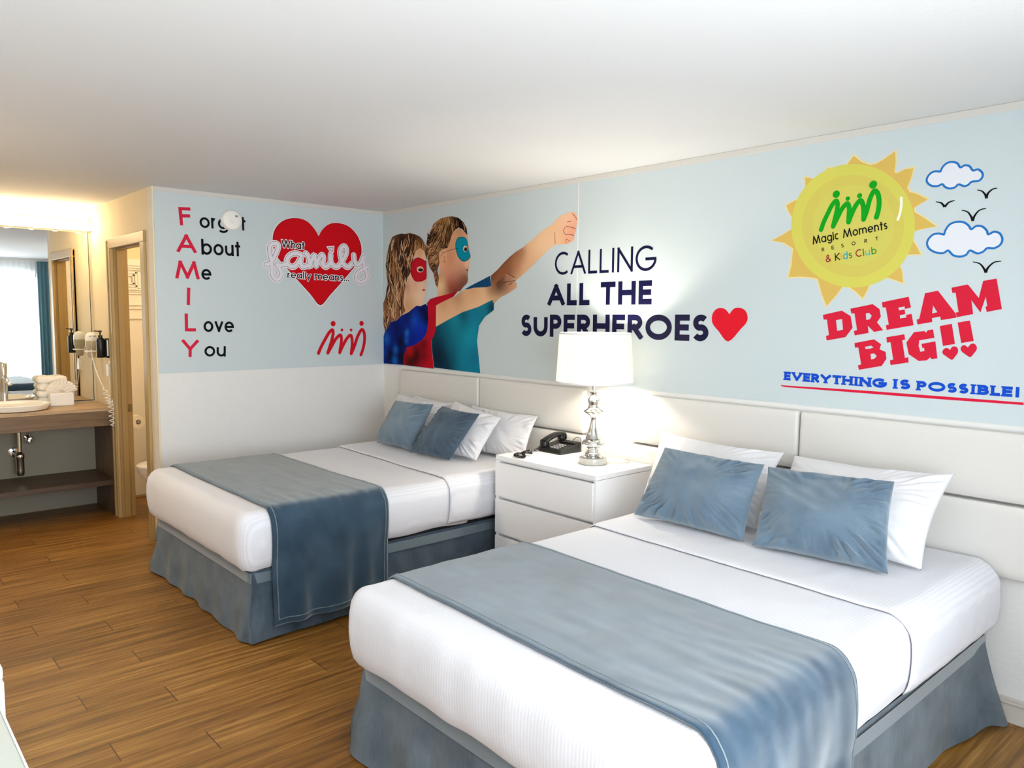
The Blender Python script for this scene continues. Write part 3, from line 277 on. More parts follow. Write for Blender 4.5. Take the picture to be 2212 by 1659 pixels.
TXT = {
 'F': [(-1.6193,2.1945),(-1.5395,2.1997),(-1.6159,2.3166)],
 'A': [(-1.6446,2.0134),(-1.5136,2.014),(-1.641,2.1373)],
 'M': [(-1.659,1.8343),(-1.4976,1.8345),(-1.6555,1.9571)],
 'I': [(-1.591,1.6561),(-1.5662,1.655),(-1.5892,1.7754)],
 'L': [(-1.6064,1.4743),(-1.5311,1.4737),(-1.6066,1.5969)],
 'Y': [(-1.6339,1.2991),(-1.5195,1.2943),(-1.6319,1.4191)],
 'orget': [(-1.4867,2.1892),(-1.1599,2.195),(-1.484,2.2889)],
 'bout': [(-1.4796,2.0063),(-1.2033,2.0086),(-1.479,2.1139)],
 'e': [(-1.4842,1.8328),(-1.4148,1.8331),(-1.4815,1.935)],
 'ove': [(-1.4796,1.4696),(-1.2637,1.4656),(-1.4768,1.573)],
 'ou': [(-1.4781,1.2969),(-1.3271,1.2926),(-1.4754,1.3978)],
 'What': [(-0.8911,2.0921),(-0.7068,2.0893),(-0.8959,2.1496)],
 'really': [(-0.848,1.8698),(-0.6559,1.867),(-0.847,1.921)],
 'means': [(-0.6261,1.8662),(-0.328,1.8619),(-0.6253,1.9216)],
 'CALLING': [(1.998,1.8597),(2.7829,1.8585),(1.9931,2.002)],
 'ALL': [(1.9382,1.669),(2.298,1.6698),(1.9357,1.8038)],
 'THE': [(2.3866,1.6708),(2.7667,1.6718),(2.3832,1.8055)],
 'SUPERHEROES': [(1.6894,1.4688),(3.1447,1.4763),(1.6873,1.6103)],
 'Magic': [(3.6978,1.945),(3.8224,1.9621),(3.6931,1.9841)],
 'Moments': [(3.8405,1.9652),(4.0345,1.9906),(3.8342,2.0037)],
 'RESORT': [(3.7434,1.9104),(3.9975,1.9452),(3.7415,1.927)],
 'kc_&': [(3.7641,1.8594),(3.7901,1.8626),(3.7603,1.8936)],
 'kc_K': [(3.808,1.8647),(3.8313,1.8676),(3.8042,1.8986)],
 'kc_i': [(3.8346,1.868),(3.8406,1.8687),(3.8308,1.9016)],
 'kc_d': [(3.845,1.8692),(3.8669,1.8719),(3.8412,1.9028)],
 'kc_s': [(3.8707,1.8723),(3.8869,1.8743),(3.8669,1.9057)],
 'kc_C': [(3.9019,1.8761),(3.9296,1.8795),(3.8981,1.9093)],
 'kc_l': [(3.9348,1.8801),(3.9391,1.8807),(3.9311,1.9131)],
 'kc_u': [(3.9438,1.8812),(3.9652,1.8838),(3.94,1.9141)],
 'kc_b': [(3.9714,1.8846),(3.9931,1.8872),(3.9677,1.9173)],
 'EVERYTHING': [(3.5804,1.3031),(4.0613,1.2998),(3.5816,1.3449)],
 'IS': [(4.0887,1.3003),(4.1626,1.3014),(4.088,1.3429)],
 'POSSIBLE!': [(4.1893,1.301),(4.5707,1.3019),(4.1891,1.3417)],
}
BLOB = {
 'boy_arm': [((1.4058,1.8824),0.0547,(40,15,10),1),((1.4687,1.9166),0.0547,(40,15,10),1),((1.5236,1.9549),0.0547,(40,15,10),1),((1.5776,1.9881),0.0486,(50,20,12),1),((1.6308,2.012),0.0365,(70,30,20),0.9),((1.6834,2.0223),0.0273,(110,60,40),0.8),((1.5242,1.901),0.0547,(130,75,50),0.7),((1.4694,1.8531),0.0729,(150,90,60),0.8),((1.6316,1.959),0.0547,(190,125,85),0.6),((2.1489,2.1878),0.0425,(232,160,135),0.7),((2.1334,2.12),0.0425,(225,140,115),0.7),((2.1232,2.0636),0.0365,(230,165,135),0.6),((2.0911,2.2213),0.0486,(240,200,170),0.7),((1.9455,2.1297),0.0912,(238,190,150),0.5),((1.7609,2.0267),0.0729,(220,160,120),0.4),((1.8862,2.0409),0.0729,(240,205,165),0.5),((1.4147,1.7126),0.0425,(200,150,100),0.6)],
 'boy_face': [((0.9693,1.7984),0.0775,(110,25,15),1),((1.0464,1.8329),0.0501,(90,35,25),0.9),((0.9269,1.8543),0.0456,(150,50,35),0.8),((1.093,1.8569),0.0273,(110,60,50),0.7),((0.8779,1.9293),0.041,(225,150,120),0.5),((0.9687,1.9441),0.0683,(225,165,135),0.5),((0.7848,1.8208),0.0364,(235,200,150),0.8),((0.7973,1.8951),0.0273,(200,150,105),0.6),((0.9381,2.109),0.0547,(205,145,100),0.6),((1.0269,2.211),0.041,(190,130,85),0.6),((0.9081,2.0196),0.0456,(205,135,95),0.6),((1.1096,1.9706),0.0182,(240,195,175),0.7)],
 'boy_hair': [((1.0266,2.2646),0.0775,(12,8,8),1),((1.0793,2.2142),0.0319,(15,10,8),1),((0.9377,2.2249),0.0592,(25,15,10),0.9),((0.865,2.1684),0.0547,(60,35,20),0.8),((0.8154,2.2893),0.0592,(190,140,80),0.7),((0.7213,2.234),0.0501,(150,100,60),0.6),((0.6894,2.1429),0.0501,(70,42,25),0.8),((0.6312,2.1616),0.0273,(25,15,12),0.9),((0.7404,2.0465),0.0547,(130,90,55),0.7),((0.6764,2.0121),0.0364,(190,145,90),0.7),((0.7405,1.8594),0.0319,(130,75,45),0.7),((0.6893,1.9438),0.0273,(40,25,18),0.7)],
 'boy_shirt': [((0.7787,1.2874),0.1086,(5,12,22),1),((0.7924,1.3701),0.0889,(8,30,50),1),((0.751,1.451),0.0592,(12,60,80),0.8),((0.8607,1.2177),0.1086,(8,40,60),0.9),((1.0562,1.5768),0.0444,(6,20,45),1),((1.054,1.5138),0.0395,(8,30,60),0.9),((1.0313,1.4421),0.0444,(8,35,60),0.9),((0.9797,1.3767),0.0592,(8,45,75),0.9),((0.9137,1.4147),0.0592,(15,95,120),0.6),((1.1204,1.4209),0.0889,(20,150,170),0.8),((1.1214,1.2637),0.0987,(15,130,155),0.6),((1.196,1.3065),0.0494,(10,100,130),0.6),((1.3142,1.6551),0.0592,(25,120,140),0.7),((0.9659,1.5601),0.0592,(25,145,165),0.6),((0.86,1.5104),0.0494,(15,100,120),0.7),((1.3848,1.655),0.0296,(5,35,60),0.8)],
 'girl_hair': [((0.2844,2.1685),0.0683,(40,22,20),1),((0.424,2.179),0.0638,(35,20,15),0.9),((0.5255,2.1532),0.0364,(60,40,25),0.8),((0.2266,2.0928),0.0592,(45,28,22),0.8),((0.3257,1.9891),0.0547,(28,18,18),0.9),((0.3253,1.9221),0.041,(25,18,18),0.9),((0.102,2.0591),0.041,(175,130,85),0.8),((0.1382,1.9768),0.0501,(170,120,75),0.7),((0.1075,1.8565),0.0501,(150,105,65),0.7),((0.2102,1.8339),0.0501,(175,125,85),0.7),((0.1364,1.7667),0.0501,(150,105,75),0.7),((0.4918,2.1093),0.0319,(190,140,80),0.8),((0.5786,2.1119),0.0273,(150,105,60),0.7),((0.1128,1.6122),0.0547,(150,105,75),0.7),((0.2227,1.5521),0.0547,(160,110,85),0.6),((0.0817,1.4889),0.041,(90,55,45),0.8)],
 'girl_face': [((0.3669,1.8185),0.0364,(190,125,90),0.8),((0.4636,1.8165),0.0592,(235,190,160),0.7),((0.5244,1.7494),0.0592,(240,205,170),0.7),((0.4637,1.8398),0.0273,(220,150,130),0.5),((0.5254,2.092),0.0364,(205,150,100),0.7),((0.3661,1.6725),0.0501,(200,145,100),0.7),((0.4216,1.633),0.0364,(215,165,120),0.6),((0.5913,1.8252),0.0182,(235,180,160),0.6)],
 'girl_arm': [((1.4522,1.8181),0.0494,(60,25,15),1),((1.5083,1.8534),0.0444,(70,35,25),0.9),((1.3834,1.7936),0.0395,(120,65,40),0.9),((1.1924,1.7861),0.0494,(190,120,80),0.8),((0.9912,1.7268),0.0592,(150,95,65),0.8),((0.8462,1.6921),0.0592,(190,130,90),0.8),((1.5532,1.8229),0.0444,(90,45,30),0.9),((1.5866,1.8003),0.0395,(215,160,125),0.6),((1.2416,1.7317),0.0889,(235,190,145),0.6),((0.9263,1.6157),0.0987,(232,185,140),0.6),((1.5527,1.8666),0.0247,(190,130,100),0.6)],
 'girl_shirt': [((0.4754,1.2878),0.0494,(60,5,8),0.9),((0.4003,1.25),0.0642,(40,6,6),1),((0.5711,1.3764),0.0395,(90,5,15),0.8),((0.6785,1.5666),0.0444,(180,10,30),0.6),((0.5926,1.2719),0.0296,(70,5,10),0.7),((0.3854,1.3141),0.0296,(190,15,20),0.7),((0.6428,1.2323),0.0346,(180,5,25),0.7),((0.9821,1.7757),0.0346,(130,10,20),0.8),((0.6644,1.6575),0.0395,(195,15,45),0.6)],
 'girl_cape': [((0.0941,1.271),0.0444,(3,6,18),1),((0.2547,1.3877),0.0444,(4,8,40),1),((0.2538,1.2561),0.0444,(3,5,15),1),((0.1925,1.4959),0.0395,(8,15,80),0.9),((0.3867,1.5809),0.0395,(6,12,60),0.9),((0.4615,1.5475),0.0444,(20,75,185),0.9),((0.5497,1.5317),0.0346,(10,60,180),0.7),((0.5056,1.4549),0.0592,(5,40,170),0.7),((0.1831,1.3192),0.0197,(15,90,180),1),((0.1704,1.23),0.0222,(12,90,180),1),((0.348,1.4555),0.0173,(30,110,200),1),((0.3439,1.3991),0.0173,(25,90,190),0.9),((0.0462,1.4038),0.0296,(25,90,180),0.9),((0.012,1.29),0.0296,(15,60,160),0.8),((0.5717,1.6409),0.0444,(4,10,60),0.9),((0.6075,1.5826),0.0296,(4,10,55),0.9),((0.4236,1.4015),0.0395,(5,30,140),0.7),((0.1042,1.4899),0.0247,(10,40,120),0.7)],
}
# ------------------------------------------------------------------ the room
H, Wd, L, YN, XA = 2.44, 1.793, 5.75, -3.78, -1.60
struct('floor', nbox(XA-.2, L+.2, YN-.1, .1, -.1, 0), 'floor_oak')
struct('ceiling', nbox(XA-.2, L+.2, YN-.1, .1, H, H+.1), 'ceiling_paint')
struct('wall_headboard', nbox(-.12, L+.12, 0, .12, 0, H), 'wall_paint')
struct('wall_left', nbox(-.10, 0, -Wd, 0, 0, H), 'wall_paint')
struct('wall_opposite', nbox(XA-.12, L+.12, YN-.12, YN, 0, H), 'wall_paint')
struct('wall_vanity', nbox(XA-.12, XA, YN, -.02, 0, H), 'beige_paint')
struct('shade_panel', nbox(XA, XA+.004, YN, -Wd-.001, 0, .80), 'shaded_wall_paint')  # wall below the counter coloured darker to imitate the shade there
# wall with the bathroom doorway, opening x -.955 .. -.235
DX0, DX1, DZ = -.955, -.235, 2.085
bm = nbox(XA, DX0-.02, -Wd, -Wd+.10, 0, H); box(bm, DX1+.02, -.1, -Wd, -Wd+.10, 0, H); box(bm, DX0-.02, DX1+.02, -Wd, -Wd+.10, DZ+.02, H)
struct('wall_bathroom', bm, 'beige_paint')
struct('wall_bathroom_back', nbox(XA, -.1, -.52, -.42, 0, H), 'beige_paint')
struct('trim_1', nbox(-.012, .002, -Wd-.003, -Wd+.008, 0, H-.001, .002), 'beige_paint')
# window wall with an opening
WY0, WY1, WZ0, WZ1 = -3.5, -.85, .45, 2.2
bm = nbox(L, L+.12, YN, WY0, 0, H); box(bm, L, L+.12, WY1, 0, 0, H); box(bm, L, L+.12, WY0, WY1, 0, WZ0); box(bm, L, L+.12, WY0, WY1, WZ1, H)
struct('wall_window', bm, 'wall_paint')
bm = bmesh.new()
for a in ((WY0, WY0+.05, WZ0, WZ1), (WY1-.05, WY1, WZ0, WZ1), (WY0, WY1, WZ0, WZ0+.05), (WY0, WY1, WZ1-.05, WZ1)):
    box(bm, L+.06, L+.11, *a, .004)
wf = struct('window_1', bm, 'trim_paint')
obj('sill', nbox(L-.05, L+.06, WY0-.03, WY1+.03, WZ0-.035, WZ0-.005, .005), 'trim_paint', wf)
# skirting board, with its little moulded top and bead
bm = nbox(2.9, L, -.012, 0, 0, .075, .002); box(bm, 2.9, L, -.019, 0, .075, .085, .002); box(bm, 2.9, L, -.014, 0, .085, .10, .003); box(bm, 2.9, L, -.02, -.012, 0, .008, .002)
struct('baseboard_headboard', bm, 'base_board')
# ceiling line trims of the two mural walls
struct('trim_2', nbox(0, L, -.006, 0, 2.409, H-.0005, .002), 'ceiling_trim')
struct('trim_3', nbox(0, .006, -Wd+.01, -.006, 2.409, H-.0005, .002), 'ceiling_trim')
# doorway: casing, jamb, stop, strike plate
cz = thing('door_1', None, None, (DX0, -Wd, 0)); cz['kind'] = 'structure'
def ob(name, bm, m, p, smooth=False):   # mesh given in room coordinates, parented to p
    o = obj(name, bm, m, p, smooth); o.matrix_parent_inverse = Matrix.Translation(-Vector(p.location)); return o
bm = nbox(DX0-.10, DX0, -Wd-.02, -Wd, 0, DZ, .004); box(bm, DX1, DX1+.085, -Wd-.02, -Wd, 0, DZ, .004); box(bm, DX0-.10, DX1+.085, -Wd-.02, -Wd, DZ, DZ+.075, .004)
box(bm, DX0-.10, DX0-.08, -Wd-.028, -Wd, 0, DZ+.06, .003); box(bm, DX0-.03, DX0-.012, -Wd-.026, -Wd, 0, DZ, .003)
ob('casing', bm, 'casing_paint', cz)
bm = nbox(DX0-.02, DX0, -Wd, -Wd+.10, 0, DZ, .002); box(bm, DX1, DX1+.02, -Wd, -Wd+.10, 0, DZ, .002); box(bm, DX0, DX1, -Wd, -Wd+.10, DZ, DZ+.02, .002)
box(bm, DX0, DX0+.012, -Wd+.02, -Wd+.06, 0, DZ-.012, .002); box(bm, DX1-.012, DX1, -Wd+.02, -Wd+.06, 0, DZ-.012, .002); box(bm, DX0, DX1, -Wd+.02, -Wd+.06, DZ-.012, DZ, .002)
ob('jamb', bm, 'jamb_paint', cz)
bm = nbox(DX0, DX0+.003, -Wd+.066, -Wd+.094, .83, .89, .001); box(bm, DX0+.002, DX0+.0045, -Wd+.074, -Wd+.086, .85, .87)
ob('strike_plate', bm, 'brass', cz)
# bathroom lining: moulded tile surround with ribs and a square ornament, on the far wall
bm = nbox(XA, XA+.012, -Wd+.10, -.52, .02, 2.05)
for z, h in ((1.995, .01), (1.975, .008), (1.955, .008), (1.66, .018), (1.63, .008), (1.545, .018), (1.79, .01), (1.775, .008), (1.755, .006)): box(bm, XA+.01, XA+.026, -Wd+.10, -.52, z, z+h, .003)
for k in range(4):
    q = -1.515+.19*k
    for s, d in ((.085, .018), (.062, .024), (.04, .03)):
        for a in ((q-s, q-s+.012, 1.88-s, 1.88+s), (q+s-.012, q+s, 1.88-s, 1.88+s), (q-s, q+s, 1.88-s, 1.88-s+.012), (q-s, q+s, 1.88+s-.012, 1.88+s)): box(bm, XA+.01, XA+d, *a)
struct('trim_4', bm, 'trim_paint')
def bath_light():
    t = thing('ceiling_light', 'round frosted ceiling light inside the bathroom', 'light', (-.75, -1.05, H))
    ob('rim', lathe([(.14, 0), (.15, -.03)], center=(-.75, -1.05, H)), 'chrome', t, True)
    ob('diffuser', lathe([(.135, -.03), (.12, -.07), (.06, -.09), (.002, -.095)], center=(-.75, -1.05, H)), 'bulb_glow', t, True)
bath_light()
t_ = thing('ceiling_light', 'added round ceiling light, unseen, over the walkway in front of the dressers', 'light', (.95, -3.30, H))  # added fixture for the unseen fill light
ob('rim', lathe([(.20, 0), (.215, -.02), (.21, -.05)], center=(.95, -3.30, H)), 'chrome', t_, True)  # rim of the added light
ob('diffuser', lathe([(.20, -.045), (.19, -.07), (.13, -.092), (.002, -.10)], center=(.95, -3.30, H)), 'bulb_glow', t_, True)  # diffuser of the added light
lamp_light('bathroom_lamp', 'POINT', (-.75, -1.05, 2.28), 9, (1, .80, .52), .10)
# ------------------------------------------------------------------ the two printed murals
# Flat wallpaper prints: every shape below is traced in wall coordinates (metres along the wall, metres above the floor).
class Print:
    def __init__(s, wall): s.wall = wall
    def P(s, u, v, d): return (d, u, v) if s.wall == 'A' else (u, -d, v)
def colattr(me, cols):
    at = me.color_attributes.new('Col', 'FLOAT_COLOR', 'POINT')
    for i, c in enumerate(cols): at.data[i].color = (*c, 1)
class Sheet:          # collects flat polygons of one printed part
    def __init__(s, wall, depth): s.w = Print(wall); s.d = depth; s.v = []; s.f = []; s.c = []; s.n = 0
    def tri(s, pts, tris, cols, rise=None):
        b = len(s.v); s.n += 1; d = s.d+s.n*1.2e-5
        s.v += [s.w.P(p[0], p[1], d+(rise[i] if rise else 0)) for i, p in enumerate(pts)]; s.c += cols
        for t in tris:
            a, b2, c = [pts[i] for i in t]
            ar = (b2[0]-a[0])*(c[1]-a[1])-(c[0]-a[0])*(b2[1]-a[1])
            if abs(ar) < 1e-12: continue
            s.f.append(tuple(b+i for i in (t if ar > 0 else t[::-1])))
    def poly(s, pts, col, holes=()):
        loops = [list(pts)]+[list(h) for h in holes]; fl = [p for l in loops for p in l]
        tr = tessellate_polygon([[Vector((p[0], p[1], 0)) for p in l] for l in loops])
        s.tri(fl, [tuple(t) for t in tr], [s2l(col)]*len(fl))
    def quad(s, q, col): s.tri(q, [(0, i, i+1) for i in range(1, len(q)-1)], [s2l(col)]*len(q))
    def disc(s, c, r, col, n=28): s.quad([(c[0]+r*math.cos(2*PI*i/n), c[1]+r*math.sin(2*PI*i/n)) for i in range(n)], col)
    def ribbon(s, pts, wd, col, closed=False, round_ends=False):
        pts = [Vector(p) for p in pts]; n = len(pts); a, b = [], []
        for i, p in enumerate(pts):
            q0 = pts[(i-1) % n] if (closed or i) else p; q1 = pts[(i+1) % n] if (closed or i < n-1) else p
            t = (q1-q0).normalized(); nn = Vector((-t.y, t.x)); ww = (wd[i] if isinstance(wd, (list, tuple)) else wd)/2
            a.append(p+nn*ww); b.append(p-nn*ww)
        if closed: a.append(a[0]); b.append(b[0])
        k = len(a); s.tri([tuple(p) for p in a]+[tuple(p) for p in b], [t for i in range(k-1) for t in ((i, k+i, k+i+1), (i, k+i+1, i+1))], [s2l(col)]*(2*k), None if closed else [2.5e-6*(i % k) for i in range(2*k)])
        if round_ends and not closed:
            ww = wd if not isinstance(wd, (list, tuple)) else None
            for j in (0, -1): s.disc(tuple(pts[j]), (ww or wd[j])/2, col, 14)
    def paint(s, outline, base, blobs, step=.009):   # a printed picture area: fine triangles, ink colour from soft patches
        vs = [Vector(p) for p in outline]; n = len(vs); xs = [p.x for p in vs]; ys = [p.y for p in vs]
        ed = []; k = []
        for i in range(n):
            p, q = vs[i], vs[(i+1) % n]; m_ = max(1, int((q-p).length/step))
            for j in range(m_): k.append(p.lerp(q, j/m_))
        nb = len(k); ed = [(i, (i+1) % nb) for i in range(nb)]
        def inside(x, y):
            r = False; j = n-1
            for i in range(n):
                if (vs[i].y > y) != (vs[j].y > y) and x < (vs[j].x-vs[i].x)*(y-vs[i].y)/(vs[j].y-vs[i].y)+vs[i].x: r = not r
                j = i
            return r
        y = min(ys); row_ = 0
        while y < max(ys):
            x = min(xs)+(step/2 if row_ % 2 else 0)
            while x < max(xs):
                if inside(x, y): k.append(Vector((x, y)))
                x += step
            y += step*.866; row_ += 1
        r = delaunay_2d_cdt(k, ed, [], 1, 1e-6)
        pts = [tuple(p) for p in r[0]]; tris = []
        for f in r[2]:
            for i in range(1, len(f)-1):
                t = (f[0], f[i], f[i+1]); cx = sum(pts[a][0] for a in t)/3; cy = sum(pts[a][1] for a in t)/3
                if inside(cx, cy): tris.append(t)
        cols = []
        for p in pts:
            c = Vector(s2l(base))
            for (bc, br, bcol, st) in blobs:
                d2 = ((p[0]-bc[0])**2+(p[1]-bc[1])**2)/((br*1.6)**2)
                if d2 < 4: c = c.lerp(Vector(s2l(bcol)), min(1, st*math.exp(-d2*.9)))
            cols.append(tuple(c))
        s.tri(pts, tris, cols)
    def build(s, name, parent, m='print', label=None):
        me = bpy.data.meshes.new(name); me.from_pydata(s.v, [], s.f); colattr(me, s.c); me.materials.append(M[m])
        o = link(name, me, parent)
        if label: o['label'] = label
        return o
# geometric sans letters as strokes in a unit box: 'L' straight strokes, 'C' curves
def arc(cx, cy, rx, ry, a0, a1, n=20): return [(cx+rx*math.cos(math.radians(a0+(a1-a0)*i/n)), cy+ry*math.sin(math.radians(a0+(a1-a0)*i/n))) for i in range(n+1)]
# each glyph: (width, x-height flag, strokes); y 0..1 is the capital height, lower case up to XH
XH = .69
def low(*st): return [(k, [(x, y*XH) for x, y in p]) for k, p in st]
O_ = lambda w=.5: ('C', arc(.5, .5, .5, .5, 0, 360, 36))
G = {
 'F': (.52, [('L', [(0, 0), (0, 1)]), ('L', [(0, 1), (1, 1)]), ('L', [(0, .53), (.9, .53)])]),
 'A': (.88, [('L', [(0, 0), (.5, 1)]), ('L', [(.5, 1), (1, 0)]), ('L', [(.2, .3), (.8, .3)])]),
 'M': (1.05, [('L', [(0, 0), (.17, 1)]), ('L', [(.17, 1), (.5, .03)]), ('L', [(.5, .03), (.83, 1)]), ('L', [(.83, 1), (1, 0)])]),
 'I': (.18, [('L', [(.5, 0), (.5, 1)])]), 'L': (.5, [('L', [(0, 0), (0, 1)]), ('L', [(0, 0), (1, 0)])]),
 'Y': (.8, [('L', [(0, 1), (.5, .45)]), ('L', [(1, 1), (.5, .45)]), ('L', [(.5, 0), (.5, .5)])]),
 'C': (.82, [('C', arc(.62, .5, .62, .5, 52, 308, 30))]),
 'N': (.8, [('L', [(0, 0), (0, 1)]), ('L', [(0, 1), (1, 0)]), ('L', [(1, 0), (1, 1)])]),
 'G': (.95, [('C', arc(.55, .5, .55, .5, 48, 352, 32)), ('L', [(.58, .47), (1.08, .47)])]),
 'T': (.66, [('L', [(0, 1), (1, 1)]), ('L', [(.5, 0), (.5, 1)])]), 'H': (.75, [('L', [(0, 0), (0, 1)]), ('L', [(1, 0), (1, 1)]), ('L', [(0, .52), (1, .52)])]),
 'E': (.54, [('L', [(0, 0), (0, 1)]), ('L', [(0, 1), (1, 1)]), ('L', [(0, 0), (1, 0)]), ('L', [(0, .51), (.92, .51)])]),
 'S': (.56, [('C', arc(.52, .745, .48, .255, 38, 262, 18)[:-1]+arc(.48, .265, .52, .265, 82, -150, 20))]),
 'U': (.74, [('C', [(0, 1), (0, .6)]+arc(.5, .42, .5, .42, 180, 360, 18)+[(1, .6), (1, 1)])]),
 'P': (.58, [('L', [(0, 0), (0, 1)]), ('C', [(0, 1), (.5, 1)]+arc(.5, .735, .5, .265, 90, -90, 16)+[(0, .47)])]),
 'R': (.62, [('L', [(0, 0), (0, 1)]), ('C', [(0, 1), (.5, 1)]+arc(.5, .74, .46, .26, 90, -90, 16)+[(0, .48)]), ('L', [(.4, .48), (1, 0)])]),
 'O': (1.02, [O_()]), 'W': (1.15, [('L', [(0, 1), (.25, .02)]), ('L', [(.25, .02), (.5, 1)]), ('L', [(.5, 1), (.75, .02)]), ('L', [(.75, .02), (1, 1)])]),
 'K': (.66, [('L', [(0, 0), (0, 1)]), ('L', [(1, 1), (.06, .48)]), ('L', [(.2, .52), (1, 0)])]),
 'V': (.82, [('L', [(0, 1), (.5, .02)]), ('L', [(1, 1), (.5, .02)])]),
 'B': (.62, [('L', [(0, 0), (0, 1)]), ('C', [(0, 1), (.45, 1)]+arc(.45, .76, .45, .24, 90, -90, 14)+[(0, .52)]), ('C', [(0, .52), (.5, .52)]+arc(.5, .26, .5, .26, 90, -90, 14)+[(0, 0)])]),
 '!': (.2, [('L', [(.5, .36), (.5, 1)]), ('L', [(.5, 0), (.5, .16)])]),
 '&': (.72, [('C', [(1, 0), (.25, .66)]+arc(.42, .8, .22, .2, 215, -20, 14)+[(.5, .58), (.12, .42)]+arc(.42, .24, .4, .24, 140, 320, 14)+[(.95, .42)])]),
 'o': (.64, low(O_())), 'e': (.64, low(('C', arc(.5, .5, .5, .5, 10, 318, 30)), ('L', [(.02, .5), (1, .5)]))),
 'c': (.55, low(('C', arc(.55, .5, .55, .5, 52, 308, 24)))),
 'r': (.34, low(('L', [(0, 0), (0, 1)]), ('C', [(0, .55)]+arc(.7, .52, .68, .46, 165, 72, 10)))),
 'a': (.66, low(O_(), ('L', [(1, 0), (1, 1)]))), 'd': (.66, low(O_())+[('L', [(1, 0), (1, 1)])]),
 'b': (.66, low(O_())+[('L', [(0, 0), (0, 1)])]), 'g': (.66, low(O_(), ('C', [(1, 1), (1, 0)]+arc(.5, -.12, .5, .34, 0, -150, 14)))),
 't': (.34, [('L', [(.5, 0), (.5, .95)]), ('L', [(0, XH), (1, XH)])]), 'u': (.56, low(('C', [(0, 1), (0, .5)]+arc(.5, .42, .5, .42, 180, 360, 16)+[(1, .5)]), ('L', [(1, 0), (1, 1)]))),
 'v': (.56, low(('L', [(0, 1), (.5, .03)]), ('L', [(1, 1), (.5, .03)]))), 'n': (.54, low(('L', [(0, 0), (0, 1)]), ('C', [(0, .5)]+arc(.5, .55, .5, .45, 180, 0, 16)+[(1, 0)]))),
 'm': (.92, low(('L', [(0, 0), (0, 1)]), ('C', [(0, .5)]+arc(.25, .62, .25, .38, 180, 0, 12)+[(.5, 0)]), ('C', [(.5, .5)]+arc(.75, .62, .25, .38, 180, 0, 12)+[(1, 0)]))),
 'h': (.54, [('L', [(0, 0), (0, 1)])]+low(('C', [(0, .5)]+arc(.5, .55, .5, .45, 180, 0, 16)+[(1, 0)]))),
 'i': (.13, low(('L', [(.5, 0), (.5, 1)]))+[('L', [(.5, .84), (.5, .97)])]), 'l': (.13, [('L', [(.5, 0), (.5, 1)])]),
 's': (.4, low(('C', arc(.52, .745, .48, .255, 38, 262, 14)[:-1]+arc(.48, .265, .52, .265, 82, -150, 16)))),
 'y': (.56, low(('L', [(0, 1), (.52, .05)]), ('L', [(1, 1), (.3, -.5)]))), '.': (.14, [('L', [(.5, 0), (.5, .12)])]), ' ': (.32, []),
}
def clip(poly, lo, hi):
    for k, sgn, lim in ((1, 1, lo), (1, -1, -hi)):
        out = []
        for i in range(len(poly)):
            a, b = poly[i], poly[(i+1) % len(poly)]; da, db = sgn*a[1]-lim, sgn*b[1]-lim
            if da >= 0: out.append(a)
            if (da >= 0) != (db >= 0): t = da/(da-db); out.append((a[0]+(b[0]-a[0])*t, a[1]+(b[1]-a[1])*t))
        poly = out
        if not poly: return poly
    return poly
def lettering(sh, text, place, col, wt, gap=.13, halo=None, slab=False, cols=None):
    """text set on a baseline: place = bottom left, bottom right, top left (capital height) on the wall; wt = stroke / capital height"""
    o, br, tl = [Vector(p) for p in place]; ex = br-o; ht = (tl-o).length
    ux = ex.normalized(); uy = Vector((-ux.y, ux.x)); wd_ = ex.length
    natural = sum(max(G[ch][0], wt*1.02) for ch in text)+gap*(len(text)-1); sx = wd_/natural
    for pas in ((1, 0) if halo else (0,)):
        x = 0
        for idx, ch in enumerate(text):
            gw = max(G[ch][0], wt*1.02)*sx; sw = wt*ht; cc = (cols[idx] if cols else col) if not pas else halo
            xw = (sw+halo_w*ht*2) if pas else sw
            def T(p):  # unit -> local metres, inset by half the stroke
                return Vector((x+sw/2+p[0]*(gw-sw), sw/2+p[1]*(ht-sw)))
            def out(p): return tuple(o+ux*p[0]+uy*p[1])
            ylo, yhi = (-.6*ht, 1.4*ht) if pas else (-.5*ht if ch in 'gy' else 0, ht*1.0)
            for kind, pts in G[ch][1]:
                q = [T(p) for p in pts]
                if kind == 'L':
                    d = (q[1]-q[0]).normalized(); n = Vector((-d.y, d.x))*xw/2; e = d*(xw/2)
                    if ch in 'it.!' and not pas: e = d*(sw/2) if ch != '.' else d*sw*.3
                    qd = clip([tuple(a) for a in (q[0]-e+n, q[0]-e-n, q[1]+e-n, q[1]+e+n)], ylo, yhi)
                    if len(qd) > 2: sh.quad([out(p) for p in qd], cc)
                    if slab and ch != '!' and abs(d.x) < .62 and not pas:
                        for y_, on in ((q[0].y, pts[0][1]), (q[1].y, pts[1][1])):
                            if on in (0, 1):
                                cx = q[0].x if y_ == q[0].y else q[1].x
                                yy = 0 if on == 0 else ht
                                sq = [(cx-sw*.85, yy), (cx+sw*.85, yy), (cx+sw*.85, yy+(sw*.55 if on == 0 else -sw*.55)), (cx-sw*.85, yy+(sw*.55 if on == 0 else -sw*.55))]
                                sh.quad([out(p) for p in sq], cc)
                else:
                    cl = (Vector(pts[0])-Vector(pts[-1])).length < 1e-4
                    sh.ribbon([out(p) for p in (q[:-1] if cl else q)], xw, cc, closed=cl, round_ends=bool(pas))
            x += gw+gap*sx
halo_w = .1
BLACK = (18, 18, 20); CRIM = (206, 38, 66); RED = (200, 12, 24)
def smooth2(pts, n=6, closed=False):
    if closed: pts = list(pts)+[pts[0]]
    q = [(p.x, p.y) for p in smooth_path([(a, b, 0) for a, b in pts], n)]
    return q[:-1] if closed else q
